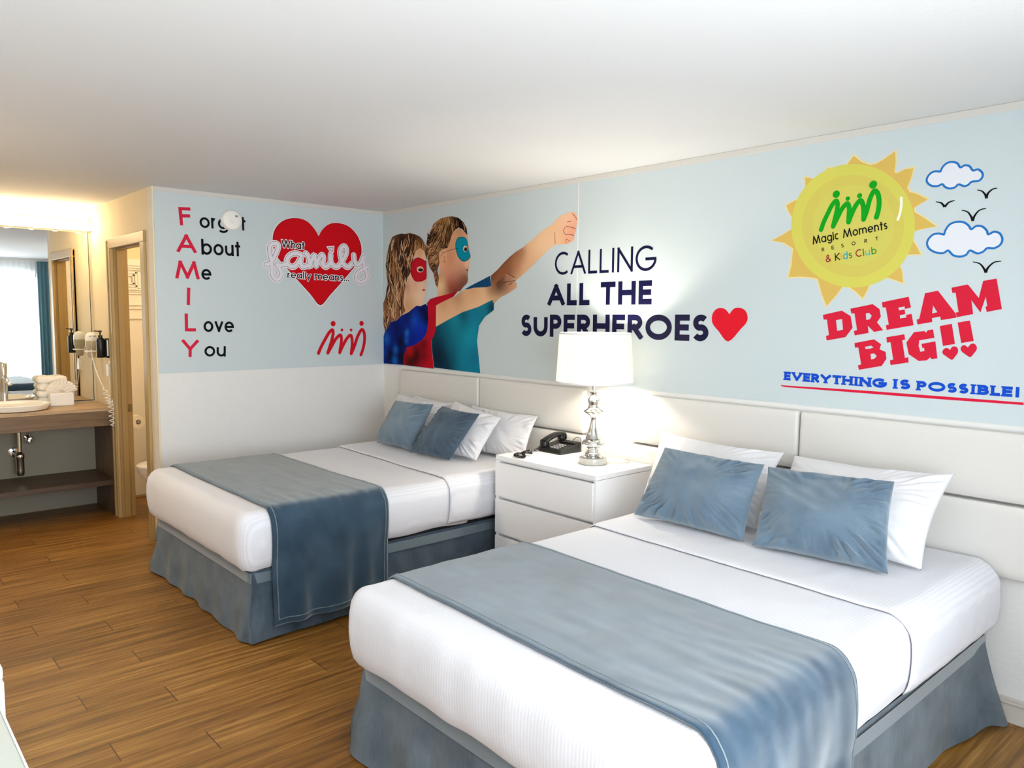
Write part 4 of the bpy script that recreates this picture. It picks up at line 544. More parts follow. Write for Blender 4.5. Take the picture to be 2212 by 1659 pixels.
def logo(wall, legs, heads, col, wd, depth, name, parent):
    sh = Sheet(wall, depth)
    for l in legs: sh.ribbon(smooth2(l), wd, col, round_ends=True)
    for c, r in heads: sh.disc(c, r, col)
    return sh.build(name, parent)
# --- left wall
mA = thing('wall_mural', 'light blue wall mural with the FAMILY acrostic and a big red heart', 'mural', (0, 0, 0))
obj('panel', nbox(0, .004, -1.784, -.004, 1.192, 2.409), 'mural_ground', mA)
for k in 'FAMILY':
    sh = Sheet('A', .0050); lettering(sh, k, TXT[k], CRIM, .19 if k in 'I' else .18); o_ = sh.build('letter', mA, label='crimson capital letter %s' % k)
for k, wt in (('orget', .125), ('bout', .125), ('e', .125), ('ove', .125), ('ou', .125)):
    pl = TXT[k]; sh = Sheet('A', .0050); lettering(sh, k, pl, BLACK, .155, .09); sh.build('lettering', mA, label='black lettering %s' % k)
hs = Sheet('A', .0046); hp = ART['heartA']; hc = Vector((sum(p[0] for p in hp)/len(hp), sum(p[1] for p in hp)/len(hp)))
hp = smooth2(hp, 4, True)
hs.poly([tuple(hc+(Vector(p)-hc)*1.022) for p in hp], (240, 226, 228)); hs.poly([tuple(hc+(Vector(p)-hc)*1.003) for p in hp], (140, 10, 20)); hs.poly([tuple(hc+(Vector(p)-hc)*.985) for p in hp], RED)
ho = hs.build('heart', mA, label='big red heart')
fs = Sheet('A', .0049); strokes = [smooth2(s_, 6) for s_ in ART['family']]
for wd_, col_ in ((.048, (236, 228, 232)), (.0325, (46, 22, 30)), (.0275, (226, 222, 228))):
    fs.d += .0006
    for s_ in strokes: fs.ribbon(s_, wd_, col_, round_ends=True)
    d_ = ART['idot']; c_ = Vector((sum(p[0] for p in d_)/4, sum(p[1] for p in d_)/4)); k_ = {.048: 1.75, .0325: 1.12, .0275: .85}[wd_]
    fs.poly([tuple(c_+(Vector(p)-c_)*k_) for p in d_], col_)
fs.build('script', ho, label='white outlined script word family')
ws = Sheet('A', .0078); halo_w = .085
for k, tx in (('What', 'What'), ('really', 'really'), ('means', 'means...')):
    ws = Sheet('A', .0078); lettering(ws, tx, TXT[k], BLACK, .15, .09, halo=(236, 228, 232)); ws.build('lettering', ho, label='black lettering %s with a white outline' % tx)
logo('A', ART['logoA'], ART['logoAh'], (200, 22, 36), .0265, .0050, 'emblem', mA)['label'] = 'red emblem of four linked figures'
# --- headboard wall
mB = thing('wall_mural', 'long light blue wall mural with masked children and yellow sun, above both headboards', 'mural', (0, 0, 0))
obj('panel', nbox(.006, L-.002, -.004, 0, 1.190, 2.409), 'mural_ground', mB)
obj('seam', nbox(2.190, 2.195, -.0046, -.003, 1.62, 2.409), 'trim_paint', mB)
for k, wt, gp in (('CALLING', .112, .13), ('ALL', .235, .12), ('THE', .235, .12), ('SUPERHEROES', .235, .11)):
    sh = Sheet('B', .0050); lettering(sh, k, TXT[k], (14, 15, 62), wt, gp); sh.build('lettering', mB, 'print_navy', label='navy lettering %s' % k)
sh = Sheet('B', .0050); sh.poly(smooth2(ART['heartB'], 4, True), (214, 26, 44)); sh.build('heart', mB, label='small red heart after the lettering')
ss = Sheet('B', .0046); ss.poly(ART['rays'], (226, 210, 150)); c_ = Vector(ART['disc'][0]); cc_ = Vector((sum(p[0] for p in ART['disc'])/64, sum(p[1] for p in ART['disc'])/64))
ss.poly([tuple(cc_+(Vector(p)-cc_)*.972) for p in ART['rays']], (212, 178, 92))
sun = ss.build('sun', mB, label='yellow sun with pointed rays')
sd = Sheet('B', .0049); sd.quad(ART['disc'], (208, 202, 92)); sd.quad(ART['disc2'], (205, 192, 92)); sd.quad(ART['disc3'], (206, 198, 96)); sd.ribbon(smooth2(ART['glint']), [.004]+[.011]*17+[.004], (238, 238, 215))
sd.build('disc', sun)
logo('B', ART['logoB'], ART['logoBh'], (16, 156, 30), .0215, .0056, 'emblem', sun)['label'] = 'green emblem of four linked figures'
o_, br_, tl_ = [Vector(q) for q in TXT['RESORT']]
for i, (k, f0) in enumerate(zip('RESORT', (0, .18, .356, .545, .765, .953))):
    p0 = o_+(br_-o_)*f0; p1 = o_+(br_-o_)*(f0+.047+.018*(k == 'O')); sh = Sheet('B', .0060); lettering(sh, k, (p0, p1, p0+tl_-o_), BLACK, .17); sh.build('letter', sun, label='small black capital letter %s of the sun' % k)
for k, wt, gp in (('Magic', .135, .1), ('Moments', .135, .1)):
    sh = Sheet('B', .0060); lettering(sh, k, TXT[k], BLACK, wt, gp); sh.build('lettering', sun, label='black lettering %s' % k)
sh = Sheet('B', .0060)
for k, c in (('&', (150, 36, 46)), ('K', (34, 20, 24)), ('i', (236, 170, 50)), ('d', (40, 160, 190)), ('s', (60, 130, 70)), ('C', (150, 36, 46)), ('l', (110, 100, 50)), ('u', (70, 180, 195)), ('b', (60, 140, 40))): lettering(sh, k, TXT['kc_'+k], c, .135)
sh.build('lettering', sun, label='multicoloured lettering & Kids Club')
for k, lb in (('cloud1', 'upper white cloud outlined in blue'), ('cloud2', 'lower larger white cloud outlined in blue')):
    sh = Sheet('B', .0050); p_ = ART[k]; q_ = [(a, b) for a, b in p_]; sh.poly(smooth2(q_, 3, True), (222, 224, 230)); sh.ribbon(smooth2(q_, 3, True), .0085, (38, 112, 184), closed=True); sh.build('cloud', mB, label=lb)
for b_ in ART['birds']:
    mid = 3 if len(b_) == 7 else 2; sh = Sheet('B', .0050)
    for part in (b_[:mid+1], b_[mid:]):
        q = smooth2(part, 6); n_ = len(q); wv = [.003+.007*(i/(n_-1) if part is b_[:mid+1] or part == b_[:mid+1] else 1-i/(n_-1)) for i in range(n_)]; sh.ribbon(q, wv, BLACK)
    sh.build('bird', mB)
for word in ('DREAM', 'BIG!!'):
    sh = Sheet('B', .0050); dr = ART['dream']
    for k in {'DREAM': ['D', 'R', 'E', 'A', 'M'], 'BIG!!': ['B', 'I', 'G', '!', '!2']}[word]: sh.poly(dr[k][0], (206, 34, 58), dr[k][1:])
    lw = sh.build('lettering', mB, label='crimson slab lettering %s' % word)
for k in ('h', 'h2'):
    sh = Sheet('B', .0050); sh.poly(smooth2(dr[k][0], 3, True), (206, 34, 58)); sh.build('heart', lw, label='small crimson heart under an exclamation mark')
for k in ('EVERYTHING', 'IS', 'POSSIBLE!'):
    sh = Sheet('B', .0050); lettering(sh, k, TXT[k], (20, 74, 192), .30, .10, slab=True); sh.build('lettering', mB, label='blue slab lettering %s' % k)
sh = Sheet('B', .0050); sh.poly(ART['underline'], (212, 30, 62)); sh.build('underline', mB)
# the printed picture of two children with eye masks (flat artwork on the wallpaper)
rng = random.Random(4)
def in_poly(poly, x, y):
    r = False; j = len(poly)-1
    for i in range(len(poly)):
        if (poly[i][1] > y) != (poly[j][1] > y) and x < (poly[j][0]-poly[i][0])*(y-poly[i][1])/(poly[j][1]-poly[i][1])+poly[i][0]: r = not r
        j = i
    return r
def strands(sh, poly, n, length, flow, cols, wd):
    xs = [p[0] for p in poly]; ys = [p[1] for p in poly]; k = 0; tries = 0
    while k < n and tries < n*20:
        tries += 1; x, y = rng.uniform(min(xs), max(xs)), rng.uniform(min(ys), max(ys))
        if not in_poly(poly, x, y): continue
        ph = rng.uniform(0, 6); pts = [(x, y)]; ln = length*rng.uniform(.5, 1.2)
        for i in range(10):
            a = flow(x, y)+.45*math.sin(ph+i*.9); x += math.cos(a)*ln/10; y += math.sin(a)*ln/10
            if not in_poly(poly, x, y): break
            pts.append((x, y))
        if len(pts) > 3:
            m_ = len(pts); sh.ribbon(pts, [wd*(.25+.75*math.sin(PI*(i+.5)/m_)) for i in range(m_)], rng.choice(cols)); k += 1
hairc = [(214, 166, 118), (180, 130, 84), (232, 196, 158), (48, 28, 22), (34, 22, 20), (140, 96, 62)]
boy = Sheet('B', .0050)
boy.paint(ART['boy_arm'], (228, 182, 140), BLOB['boy_arm']); boy.paint(ART['boy_face'], (226, 172, 136), BLOB['boy_face'], .007)
boy.paint(ART['boy_ear'], (225, 165, 125), [], .01)
for q in ART['boy_earl']: boy.ribbon(smooth2(q, 4), .004, (110, 55, 40))
for q in ART['fist']: boy.ribbon(smooth2(q, 4), .0035, (120, 50, 45))
boy.poly(ART['boy_mouth'], (110, 40, 40))
bo = boy.build('printed_child', mB, label='printed boy with a teal eye mask and raised fist')
sh = Sheet('B', .0054); sh.paint(ART['boy_shirt'], (14, 118, 148), BLOB['boy_shirt'], .008); sh.poly(ART['boy_sleeve'], (14, 66, 108)); sh.build('shirt', bo)
sh = Sheet('B', .0052); sh.paint(ART['boy_hair'], (112, 74, 46), BLOB['boy_hair'], .008)
bc = Vector((sum(p[0] for p in ART['boy_hair'])/len(ART['boy_hair']), max(p[1] for p in ART['boy_hair'])-.05))
strands(sh, ART['boy_hair'], 190, .08, lambda x, y: -PI/2-.5+1.3*(x-bc.x)*3, hairc[:2]+hairc[3:], .007); sh.build('hair', bo)
sh = Sheet('B', .0054); sh.poly(smooth2(ART['boy_mask'], 3, True), (8, 74, 92)); mc = Vector((sum(p[0] for p in ART['boy_mask'])/13, sum(p[1] for p in ART['boy_mask'])/13))
sh.poly([tuple(mc+(Vector(p)-mc)*.95+Vector((.003, .001))) for p in smooth2(ART['boy_mask'], 3, True)], (0, 136, 160)); sh.poly(ART['boy_eye'], (226, 196, 176)); sh.poly(ART['boy_pupil'], (40, 26, 24)); sh.ribbon(ART['boy_string'], .003, (35, 25, 25)); sh.build('mask', bo)
girl = Sheet('B', .0058)
girl.paint(ART['girl_face'], (234, 196, 162), BLOB['girl_face'], .007); girl.paint(ART['girl_arm'], (232, 188, 146), BLOB['girl_arm'], .007)
for q in ART['girl_knuckle']: girl.ribbon(smooth2(q, 4), .004, (50, 22, 18))
girl.poly(ART['girl_mouth'], (192, 78, 72)); girl.poly(ART['girl_nose'], (120, 60, 50))
gi = girl.build('printed_child', mB, label='printed girl with a red eye mask and blue cape')
sh = Sheet('B', .0056); sh.paint(ART['girl_shirt'], (186, 12, 36), BLOB['girl_shirt'], .009); sh.build('shirt', gi)
sh = Sheet('B', .0061); sh.paint(ART['girl_cape'], (6, 34, 130), BLOB['girl_cape'], .008); sh.build('cape', gi)
sh = Sheet('B', .0064); sh.paint(ART['girl_hair'], (128, 86, 58), BLOB['girl_hair'], .008); strands(sh, ART['girl_hair'], 230, .15, lambda x, y: -PI/2+.35*math.sin(x*40+y*25)-.3*max(0, (y-1.95)*3), hairc, .010); sh.build('hair', gi)
sh = Sheet('B', .0068); sh.poly(smooth2(ART['girl_mask'], 3, True), (150, 14, 28)); mc = Vector((sum(p[0] for p in ART['girl_mask'])/14, sum(p[1] for p in ART['girl_mask'])/14))
sh.poly([tuple(mc+(Vector(p)-mc)*.93) for p in smooth2(ART['girl_mask'], 3, True)], (192, 18, 38)); sh.poly(ART['girl_eye'], (232, 190, 160)); sh.poly(ART['girl_pupil'], (44, 30, 30)); sh.build('mask', gi)
# ------------------------------------------------------------------ beds
def rbox(x0, x1, y0, y1, z0, z1, r, n, drop=(), deform=None):
    """box with rounded edges from dense face grids; drop: faces left out, as (axis, sign)"""
    bm = bmesh.new(); c = Vector(((x0+x1)/2, (y0+y1)/2, (z0+z1)/2)); h = Vector(((x1-x0)/2, (y1-y0)/2, (z1-z0)/2))
    def sp_(t, k):    # denser towards the edges
        t = 2*t-1; q = max(0, 1-2.2*r/h[k]); return (t*q/.7 if abs(t) < .7 else math.copysign(q+(abs(t)-.7)/.3*(1-q), t))
    for ax in range(3):
        for sg in (-1, 1):
            if (ax, sg) in drop: continue
            a, b = [(1, 2), (2, 0), (0, 1)][ax]
            def f(i, j):
                p = Vector((0, 0, 0)); p[ax] = sg*h[ax]; p[a] = sp_(i, a)*h[a]; p[b] = sp_(j, b)*h[b]
                q = Vector([max(-(h[k]-r), min(h[k]-r, p[k])) for k in range(3)]); d = p-q
                if d.length > 1e-9: p = q+d.normalized()*r
                return c+p
            grid(n[a], n[b], f, bm)
    bmesh.ops.remove_doubles(bm, verts=bm.verts, dist=1e-4)
    bmesh.ops.recalc_face_normals(bm, faces=bm.faces); bm.normal_update()
    if deform:
        nn = [(v, v.normal.copy()) for v in bm.verts]
        for v, n_ in nn: deform(v, n_)
    return bm
def prof(x0, x1, zt, zl, zr, r, off, s):
    """point at s in 0..1 along left drop, rounded corner, top, rounded corner, right drop"""
    a = zt-r-zl; b = PI/2*r; t = x1-x0-2*r; e = zt-r-zr; Ls = [a, b, t, b, e]; d = s*sum(Ls)
    if d < a: return Vector((x0-off, 0, zl+d)), Vector((-1, 0, 0))
    d -= a
    if d < b: g = d/r; n = Vector((-math.cos(g), 0, math.sin(g))); return Vector((x0+r, 0, zt-r))+n*(r+off), n
    d -= b
    if d < t: return Vector((x0+r+d, 0, zt+off)), Vector((0, 0, 1))
    d -= t
    if d < b: g = d/r; n = Vector((math.sin(g), 0, math.cos(g))); return Vector((x1-r, 0, zt-r))+n*(r+off), n
    d -= b
    return Vector((x1+off, 0, zt-r-d)), Vector((1, 0, 0))
RC = .062
def topw(x, y, seed): return .004*nz((x*2.5, y*4, 0), 1, seed)+.0018*nz((x*16, y*8, 0), 1, seed)
def sidew(x, y, z, zb, zt, seed): return .014*math.sin(PI*max(0, min(1, (z-zb)/(zt-zb))))+.004*nz((x*9, y*9, z*2.5), 1, seed)
def make_bed(x0, x1, yf, yh, zt, fold, run, seed, where, foot_sag):
    zb = .372; cx = (x0+x1)/2
    t = thing('bed', 'bed %s' % where['bed'], 'bed', (cx, (yf+yh)/2, 0))
    ob('box_spring', nbox(x0+.035, x1-.035, yf+.06, yh, .10, .365, .02), 'dark_box', t)
    for lx in (x0+.12, x1-.12):
        for ly in (yf+.18, yh-.12): ob('leg', lathe([(.02, 0), (.028, .10)], 12, (lx, ly, 0)), 'black_plastic', t, True)
    # dust ruffle: three hanging sides, fuller and looser at the foot corners
    per = [(x0+.02, yh), (x0+.02, yf+.05), (x1-.02, yf+.05), (x1-.02, yh)]
    seg = [(Vector(per[i]), Vector(per[i+1])) for i in range(3)]; lens = [(b-a).length for a, b in seg]; tot = sum(lens)
    def sk(i, j):
        d = i*tot; k = 0
        while k < 2 and d > lens[k]: d -= lens[k]; k += 1
        a, b = seg[k]; p = a.lerp(b, min(1, d/lens[k])); tdir = (b-a).normalized(); nrm = Vector((tdir.y, -tdir.x)) if False else Vector((-1, 0)) if k == 0 else Vector((0, -1)) if k == 1 else Vector((1, 0))
        dc = min(abs(i*tot-lens[0]), abs(i*tot-lens[0]-lens[1])); near = math.exp(-(dc/.16)**2)
        dh = math.exp(-((1-i)*tot/.25)**2) if i > .5 else math.exp(-(i*tot/.25)**2)
        low_ = 1-j; z = .362-(.352-.0*near)*low_
        fl = (.028 if k < 2 else .004)*low_**1.3*(1+.6*nz((d*2.4, seed, k), 1))+(.012 if k < 2 else .004)*low_*math.sin(d*26+2*nz((d*3, 0, k), 1, seed))*(.6+near)+.03*near*low_+where.get('flare', .02)*dh*low_**1.4*(k == 2)
        fl += .007*low_*nz((d*9, low_*3, k), 1, seed)+.012*near*math.sin(low_*9+d*20)*low_
        dn = Vector((0, 0)); 
        if near > .01:
            sgx = -1 if abs(i*tot-lens[0]) < .5 else 1; dn = Vector((sgx*.7, -.7)); nrm = (nrm*(1-near)+dn*near)
        p = p+nrm*fl; lift = .05*dh*low_*(k == 2)*(.5+.5*math.sin(d*18))
        return Vector((p.x, p.y, max(.004, z+lift+.008*nz((d*5, 3, k), 1, seed)*low_)))
    ob('bed_skirt', grid(420, 22, sk), 'skirt_cloth', t, 'all')
    def band(i, j):
        d = i*tot; k = 0
        while k < 2 and d > lens[k]: d -= lens[k]; k += 1
        a, b = seg[k]; p = a.lerp(b, min(1, d/lens[k])); q = p-Vector((cx, (yf+yh)/2)); q = q*(1+.011/q.length)
        return Vector((cx+q.x, (yf+yh)/2+q.y, .298+.052*j))
    ob('skirt_band', grid(120, 3, band), 'band_satin', t, 'all')['label'] = 'satin band at the top of the skirt'
    def dm(v, n):
        hz = (v.co.z-zb)/(zt-zb)
        if abs(n.z) < .9: v.co += Vector((n.x, n.y, 0))*.010*math.sin(PI*max(0, min(1, hz)))
        v.co += n*(.003*nz(v.co, 6, seed))
    ob('mattress', rbox(x0+.004, x1-.004, yf+.02, yh, zb, zt-.004, RC, (40, 50, 14), (), dm), 'sheet_white', t, True)
    # blanket over the whole bed, tucked under all round
    def bl(v, n):
        hz = max(0, min(1, (v.co.z-zb)/(zt-zb))); low_ = 1-hz
        foot = max(0, 1-(v.co.y-yf)/.25); cor = min(abs(v.co.x-x0), abs(v.co.x-x1)); near = math.exp(-(cor/.10)**2)*foot
        if abs(n.z) < .95:
            v.co += Vector((n.x, n.y, 0))*sidew(v.co.x, v.co.y, v.co.z, zb, zt, seed)
            v.co += n*(.007*near*nz((v.co.x*18, v.co.y*18, v.co.z*3), 1, seed))
            v.co.z += low_*(-foot_sag*max(0, min(1, foot))*(1-.55*near)+.010*nz((v.co.x*5, v.co.y*5, 0), 1, seed))-.012*low_*near
        else: v.co.z += topw(v.co.x, v.co.y, seed)
    b = rbox(x0-.006, x1+.006, yf-.006, -.05, zb-.012, zt+.006, RC, (70, 110, 22), ((2, -1), (1, 1)), bl)
    # keep it up to just under the turned-down sheet
    for f in [f for f in b.faces if f.calc_center_median().y > max(fold)+.05]: b.faces.remove(f)
    for v in [v for v in b.verts if not v.link_faces]: b.verts.remove(v)
    bt = obj('blanket', b, 'sheet_white', None, True); tag(bt, where['blanket'], 'blanket')
    # turned-down top sheet between the pillows and the fold line
    def td(i, j):
        y1_ = fold[0]+(fold[1]-fold[0])*i; y = yh-.02+(y1_-yh+.02)*j
        o_ = .021; 
        if j > .93: o_ -= .006*((j-.93)/.07)**2
        p, n = prof(x0, x1, zt, zb+.022+.008*nz((j*3, 1, 0), 1, seed), zb+.022+.008*nz((j*3, 5, 0), 1, seed), RC, o_, i)
        if abs(n.z) < .95: p += Vector((n.x, 0, 0))*(sidew(p.x, y, p.z, zb, zt, seed)+.002*(1+nz((y*12, p.z*3, 0), 1, seed)))-Vector((n.x, 0, 0))*.012*max(0, 1-(p.z-zb-.02)/.05)**2*(abs(n.z) < .1)
        else: p.z += topw(p.x, y, seed)+.0012*(1+nz((p.x*18, y*8, 0), 1, seed))
        return Vector((p.x, y, p.z))
    sh = obj('top_sheet', grid(150, 60, td), 'sheet_white', None, 'all'); tag(sh, where['sheet'], 'sheet'); s_ = sh.modifiers.new('thick', 'SOLIDIFY'); s_.thickness = .004; s_.offset = -1
    # velvet runner across the foot of the bed
    def rn(i, j):
        ya = run[0][0]+(run[1][0]-run[0][0])*i; yb = run[0][1]+(run[1][1]-run[0][1])*i; y = ya+(yb-ya)*j
        p, n = prof(x0, x1, zt, .10, .075+.012*j, RC, .019, i)
        side = abs(n.z) < .5; dr = max(0, (zt-RC-p.z)/.5) if side else 0
        if side:
            p += n*(sidew(p.x, y, max(p.z, zb), zb, zt, seed)+.014*dr); f = .015*dr*(math.sin(y*31+2.5*nz((y*4, 0, 0), 1, seed))+nz((y*11, p.z*2, 0), 1, seed)); p += n*f+Vector((0, .012*dr*nz((y*3, p.z, 2), 1, seed), 0))
            p += n*.003*(1+nz((y*20, p.z*6, 0), 1, seed))
        else:
            wr = math.exp(-((x1-p.x)/.25)**2); p.z += topw(p.x, y, seed)+.0022*(1+nz((p.x*3+y*5, y*13, 0), 1, seed))+.003*(1+nz((p.x*6, y*26, 1), 1, seed))*(.3+wr)
            if abs(n.z) < .95: p += Vector((n.x, 0, 0))*sidew(p.x, y, p.z, zb, zt, seed)
        e = min(j, 1-j)
        if e < .02: p -= n*.004*(1-e/.02)
        return Vector((p.x, y+p.y, p.z))
    rr = obj('bed_runner', grid(230, 64, rn), 'runner_velvet', None, 'all'); tag(rr, where['runner'], 'bed runner'); s_ = rr.modifiers.new('thick', 'SOLIDIFY'); s_.thickness = .004; s_.offset = -1
    hm = bmesh.new()
    for jj in (.035, .965): tube([rn(.012+.976*k/150, jj)+Vector((.0012, 0, .0012)) for k in range(151)], .0022, 6, hm)
    tube([rn(.988, .035+.93*k/40)+Vector((.0018, 0, 0)) for k in range(41)], .0022, 6, hm)
    obj('hem', hm, 'band_satin', rr, 'all')
    return t
make_bed(.535, 1.965, -2.035, -.06, .645, (-.735, -.835), ((-1.905, -1.225), (-1.905, -1.245)), 3,
         dict(bed='with blue-grey skirt, the farther one, beside the wall of the FAMILY mural', blanket='white striped blanket tucked over the farther bed',
              sheet='white turned-down sheet under the pillows of the farther bed', runner='blue-grey velvet runner across the foot of the farther bed'), .005)
make_bed(3.105, 4.535, -2.125, -.06, .635, (-.87, -.935), ((-1.95, -1.285), (-2.03, -1.335)), 8,
         dict(flare=.10, bed='with blue-grey skirt, the nearer one in the foreground under the sun mural', blanket='white striped blanket tucked over the nearer bed in the foreground',
              sheet='white turned-down sheet under the pillows of the nearer bed', runner='blue-grey velvet runner across the foot of the nearer bed'), .012)
# ------------------------------------------------------------------ pillows: four corners, two cushioned faces
def pillow(name, label, cat, cor, thick, m, seed, group=None, pinch=.034, nu=84, wr=.006, back=.6, topsag=1.0):
    bl, br, tr, tl = [Vector(c) for c in cor]; N_ = (br-bl).cross(tl-bl).normalized(); ctr = (bl+br+tr+tl)/4; bm = bmesh.new()
    def surf(sg):
        def f(u, v):
            a, b = 2*u-1, 2*v-1
            sag = pinch*(1+.35*nz((seed*3.7, 1, 0), 1)); uu = u-a*abs(a)*sag*(1-b*b); vv = v-b*abs(b)*(sag if b < 0 else sag*topsag)*(1-a*a)*(1+.5*nz((u*2.2, seed, b > 0), 1, seed))
            p = (bl*(1-uu)+br*uu)*(1-vv)+(tl*(1-uu)+tr*uu)*vv
            h = max(0, (1-abs(a)**2.3)*(1-abs(b)**2.3))**.5*thick*(1-.16*b)
            e = 1-max(abs(a), abs(b)); rr_ = math.hypot(a, b); th = math.atan2(b, a)
            k = max(0, min(1, (rr_-.45)/.5)); edge = min(1, e*9)
            crease = wr*(1.5*abs(nz((th*6.5, rr_*1.1, seed), 1, seed))-.45)*k*k*edge*(1.6 if a > .3 or b < -.3 else .6)       # gathers that run in from the seams and corners
            soft = wr*1.3*nz((u*2.3, v*1.9, seed), 1, seed)*min(1, e*4)+wr*.45*nz((u*7+v*5, v*4-u*2, seed), 1, seed+1)*min(1, e*5)
            p = p+N_*(h*sg*(1 if sg > 0 else back)+(crease+soft)*2.3*(1 if sg > 0 else .3))
            p = p+(tl-bl).normalized()*(.5*wr*nz((u*6, b > 0, seed), 1, seed)*abs(b)**3)
            return p
        return f
    grid(nu, nu, surf(1), bm); grid(nu, nu, surf(-1), bm)
    bmesh.ops.remove_doubles(bm, verts=bm.verts, dist=2e-4)
    for v in bm.verts: v.co -= ctr
    o = obj(name, bm, m, None, 'all', loc=ctr); return tag(o, label, cat, group)
Z1 = .680; Z2 = .670
pillow('pillow', 'white pillow with its corner showing behind the leftmost pillows of the farther bed', 'pillow', [(.45, -.20, Z1), (1.15, -.20, Z1), (1.15, -.085, .97), (.56, -.085, .985)], .05, 'pillow_white', 1)
pillow('pillow', 'white pillow directly behind the lighter velvet cushion, next to the FAMILY wall', 'pillow', [(.55, -.40, Z1), (1.16, -.40, Z1), (1.13, -.20, .975), (.51, -.20, 1.0)], .075, 'pillow_white', 2)
pillow('pillow', 'white pillow propped against the headboard closest to the telephone', 'pillow', [(1.27, -.20, Z1), (1.945, -.20, Z1), (1.95, -.09, .965), (1.27, -.09, .975)], .05, 'pillow_white', 3)
pillow('pillow', 'white pillow directly behind the dark velvet cushion of the farther bed', 'pillow', [(1.17, -.41, Z1), (1.72, -.41, Z1), (1.755, -.23, .945), (1.25, -.22, 1.01)], .075, 'pillow_white', 4, topsag=.6)
pillow('throw_cushion', 'paler blue-grey velvet cushion on the farther bed, next to the FAMILY wall', 'cushion', [(.73, -.53, Z1), (1.18, -.53, Z1), (1.255, -.405, 1.0), (.79, -.405, .985)], .085, 'cushion_velvet', 5, wr=.008, pinch=.022)
pillow('throw_cushion', 'darker blue-grey velvet cushion on the farther bed, tilted towards the nightstand', 'cushion', [(1.20, -.565, Z1), (1.60, -.535, Z1), (1.765, -.42, .985), (1.375, -.42, 1.0)], .075, 'dark_velvet', 6, wr=.008, pinch=.022)
pillow('pillow', 'white pillow on the nearer bed, next to the nightstand', 'pillow', [(3.07, -.45, Z2), (3.72, -.45, Z2), (3.695, -.18, .985), (2.985, -.18, 1.0)], .08, 'pillow_white', 7, topsag=1.7)
pillow('pillow', 'white pillow on the nearer bed, farthest from the nightstand', 'pillow', [(3.735, -.46, Z2), (4.41, -.46, Z2), (4.41, -.17, .995), (3.735, -.17, .975)], .08, 'pillow_white', 8, topsag=1.5)
pillow('throw_cushion', 'blue-grey velvet cushion on the nearer bed, next to the nightstand', 'cushion', [(3.20, -.655, Z2), (3.775, -.645, Z2), (3.74, -.435, .965), (3.205, -.435, .97)], .085, 'cushion_velvet', 9, wr=.009, pinch=.02)
pillow('throw_cushion', 'wide blue-grey velvet cushion on the nearer bed, farthest from the nightstand', 'cushion', [(3.83, -.665, Z2), (4.345, -.60, Z2), (4.285, -.43, .98), (3.755, -.43, .957)], .095, 'cushion_velvet', 10, wr=.013, pinch=.022)
# ------------------------------------------------------------------ upholstered headboards
def headboard(xs, label):
    t = thing('headboard', label, 'headboard', ((xs[0]+xs[-1])/2, 0, .585))
    for a, b in zip(xs, xs[1:]):
        for z0, z1 in ((.585, .882), (.886, 1.168)):
            def df(v, n): v.co.y -= .008*max(0, 1-((v.co.x-(a+b)/2)/((b-a)/2))**4)*max(0, 1-((v.co.z-(z0+z1)/2)/((z1-z0)/2))**4) if n.y < -.3 else 0
            ob('panel', rbox(a+.003, b-.003, -.05, -.003, z0+.001, z1-.001, .016, (34, 6, 16), (), df), 'headboard_vinyl', t, True)
headboard((.30, 1.297, 2.31), 'off-white padded headboard on the wall behind the farther bed')
headboard((2.655, 3.687, 4.72), 'off-white padded headboard on the wall behind the nearer bed')
# ------------------------------------------------------------------ drawer chests
def drawer_chest(name, label, cat, x0, x1, yf, yb, face, fronts, ztop=.78):
    t = thing(name, label, cat, ((x0+x1)/2, (yf+yb)/2, 0)); s = face      # face -1: front looks to -y
    lo, hi = sorted((yf-s*.004, yb))
    bm = bmesh.new()
    for a, b in ((x0, x0+.018), (x1-.018, x1)): box(bm, a, b, lo, hi, 0, ztop-.028, .0015)
    lo2, hi2 = sorted((yf-s*.045, yb)); box(bm, x0+.018, x1-.018, lo2, hi2, .05, ztop-.03)
    ob('body', bm, 'white_laquer', t)
    ob('top', nbox(x0, x1, min(yf, yb), max(yf, yb), ztop-.026, ztop, .002), 'white_laquer', t)
    
    for k, (z0, z1) in enumerate(fronts):
        lo4, hi4 = sorted((yf+s*.004, yf-s*.014)); bm = nbox(x0+.001, x1-.019, lo4, hi4, z0, z1, .0015)
        d = ob('drawer', bm, 'white_laquer', t)
        lo5, hi5 = sorted((yf-s*.018, yf-s*.044)); g = ob('grip_rail', nbox(x0+.012, x1-.02, lo5, hi5, z1+.005, z1+.0175, .001), 'white_laquer', d)
        g.matrix_parent_inverse = Matrix.Identity(4)
    return t
drawer_chest('nightstand', 'white three-drawer nightstand between the two beds, under the table lamp', 'nightstand', 2.05, 2.845, -.53, -.066, -1, ((.09, .295), (.315, .518), (.537, .737)))
drawer_chest('dresser', 'white drawer dresser standing against the opposite wall, past the pale-topped desk', 'dresser', 1.8, 3.41, -3.20, YN+.02, 1, ((.09, .295), (.315, .518), (.537, .737)))
t = thing('desk', 'white desk with pale grey top closest to the camera, at the picture edge', 'desk', (4.2, -3.5, 0))
ob('desk_top', nbox(3.47, 4.95, YN+.02, -3.237, .757, .78, .003), 'desk_top', t); ob('edge_band', nbox(3.47, 4.95, -3.2372, -3.233, .757, .7805, .001), 'white_laquer', t)
for a in (3.50, 4.88): ob('side_panel', nbox(a, a+.04, YN+.04, -3.27, 0, .757, .003), 'white_laquer', t)
ob('back_panel', nbox(3.54, 4.88, YN+.04, YN+.06, .35, .757, .002), 'white_laquer', t)
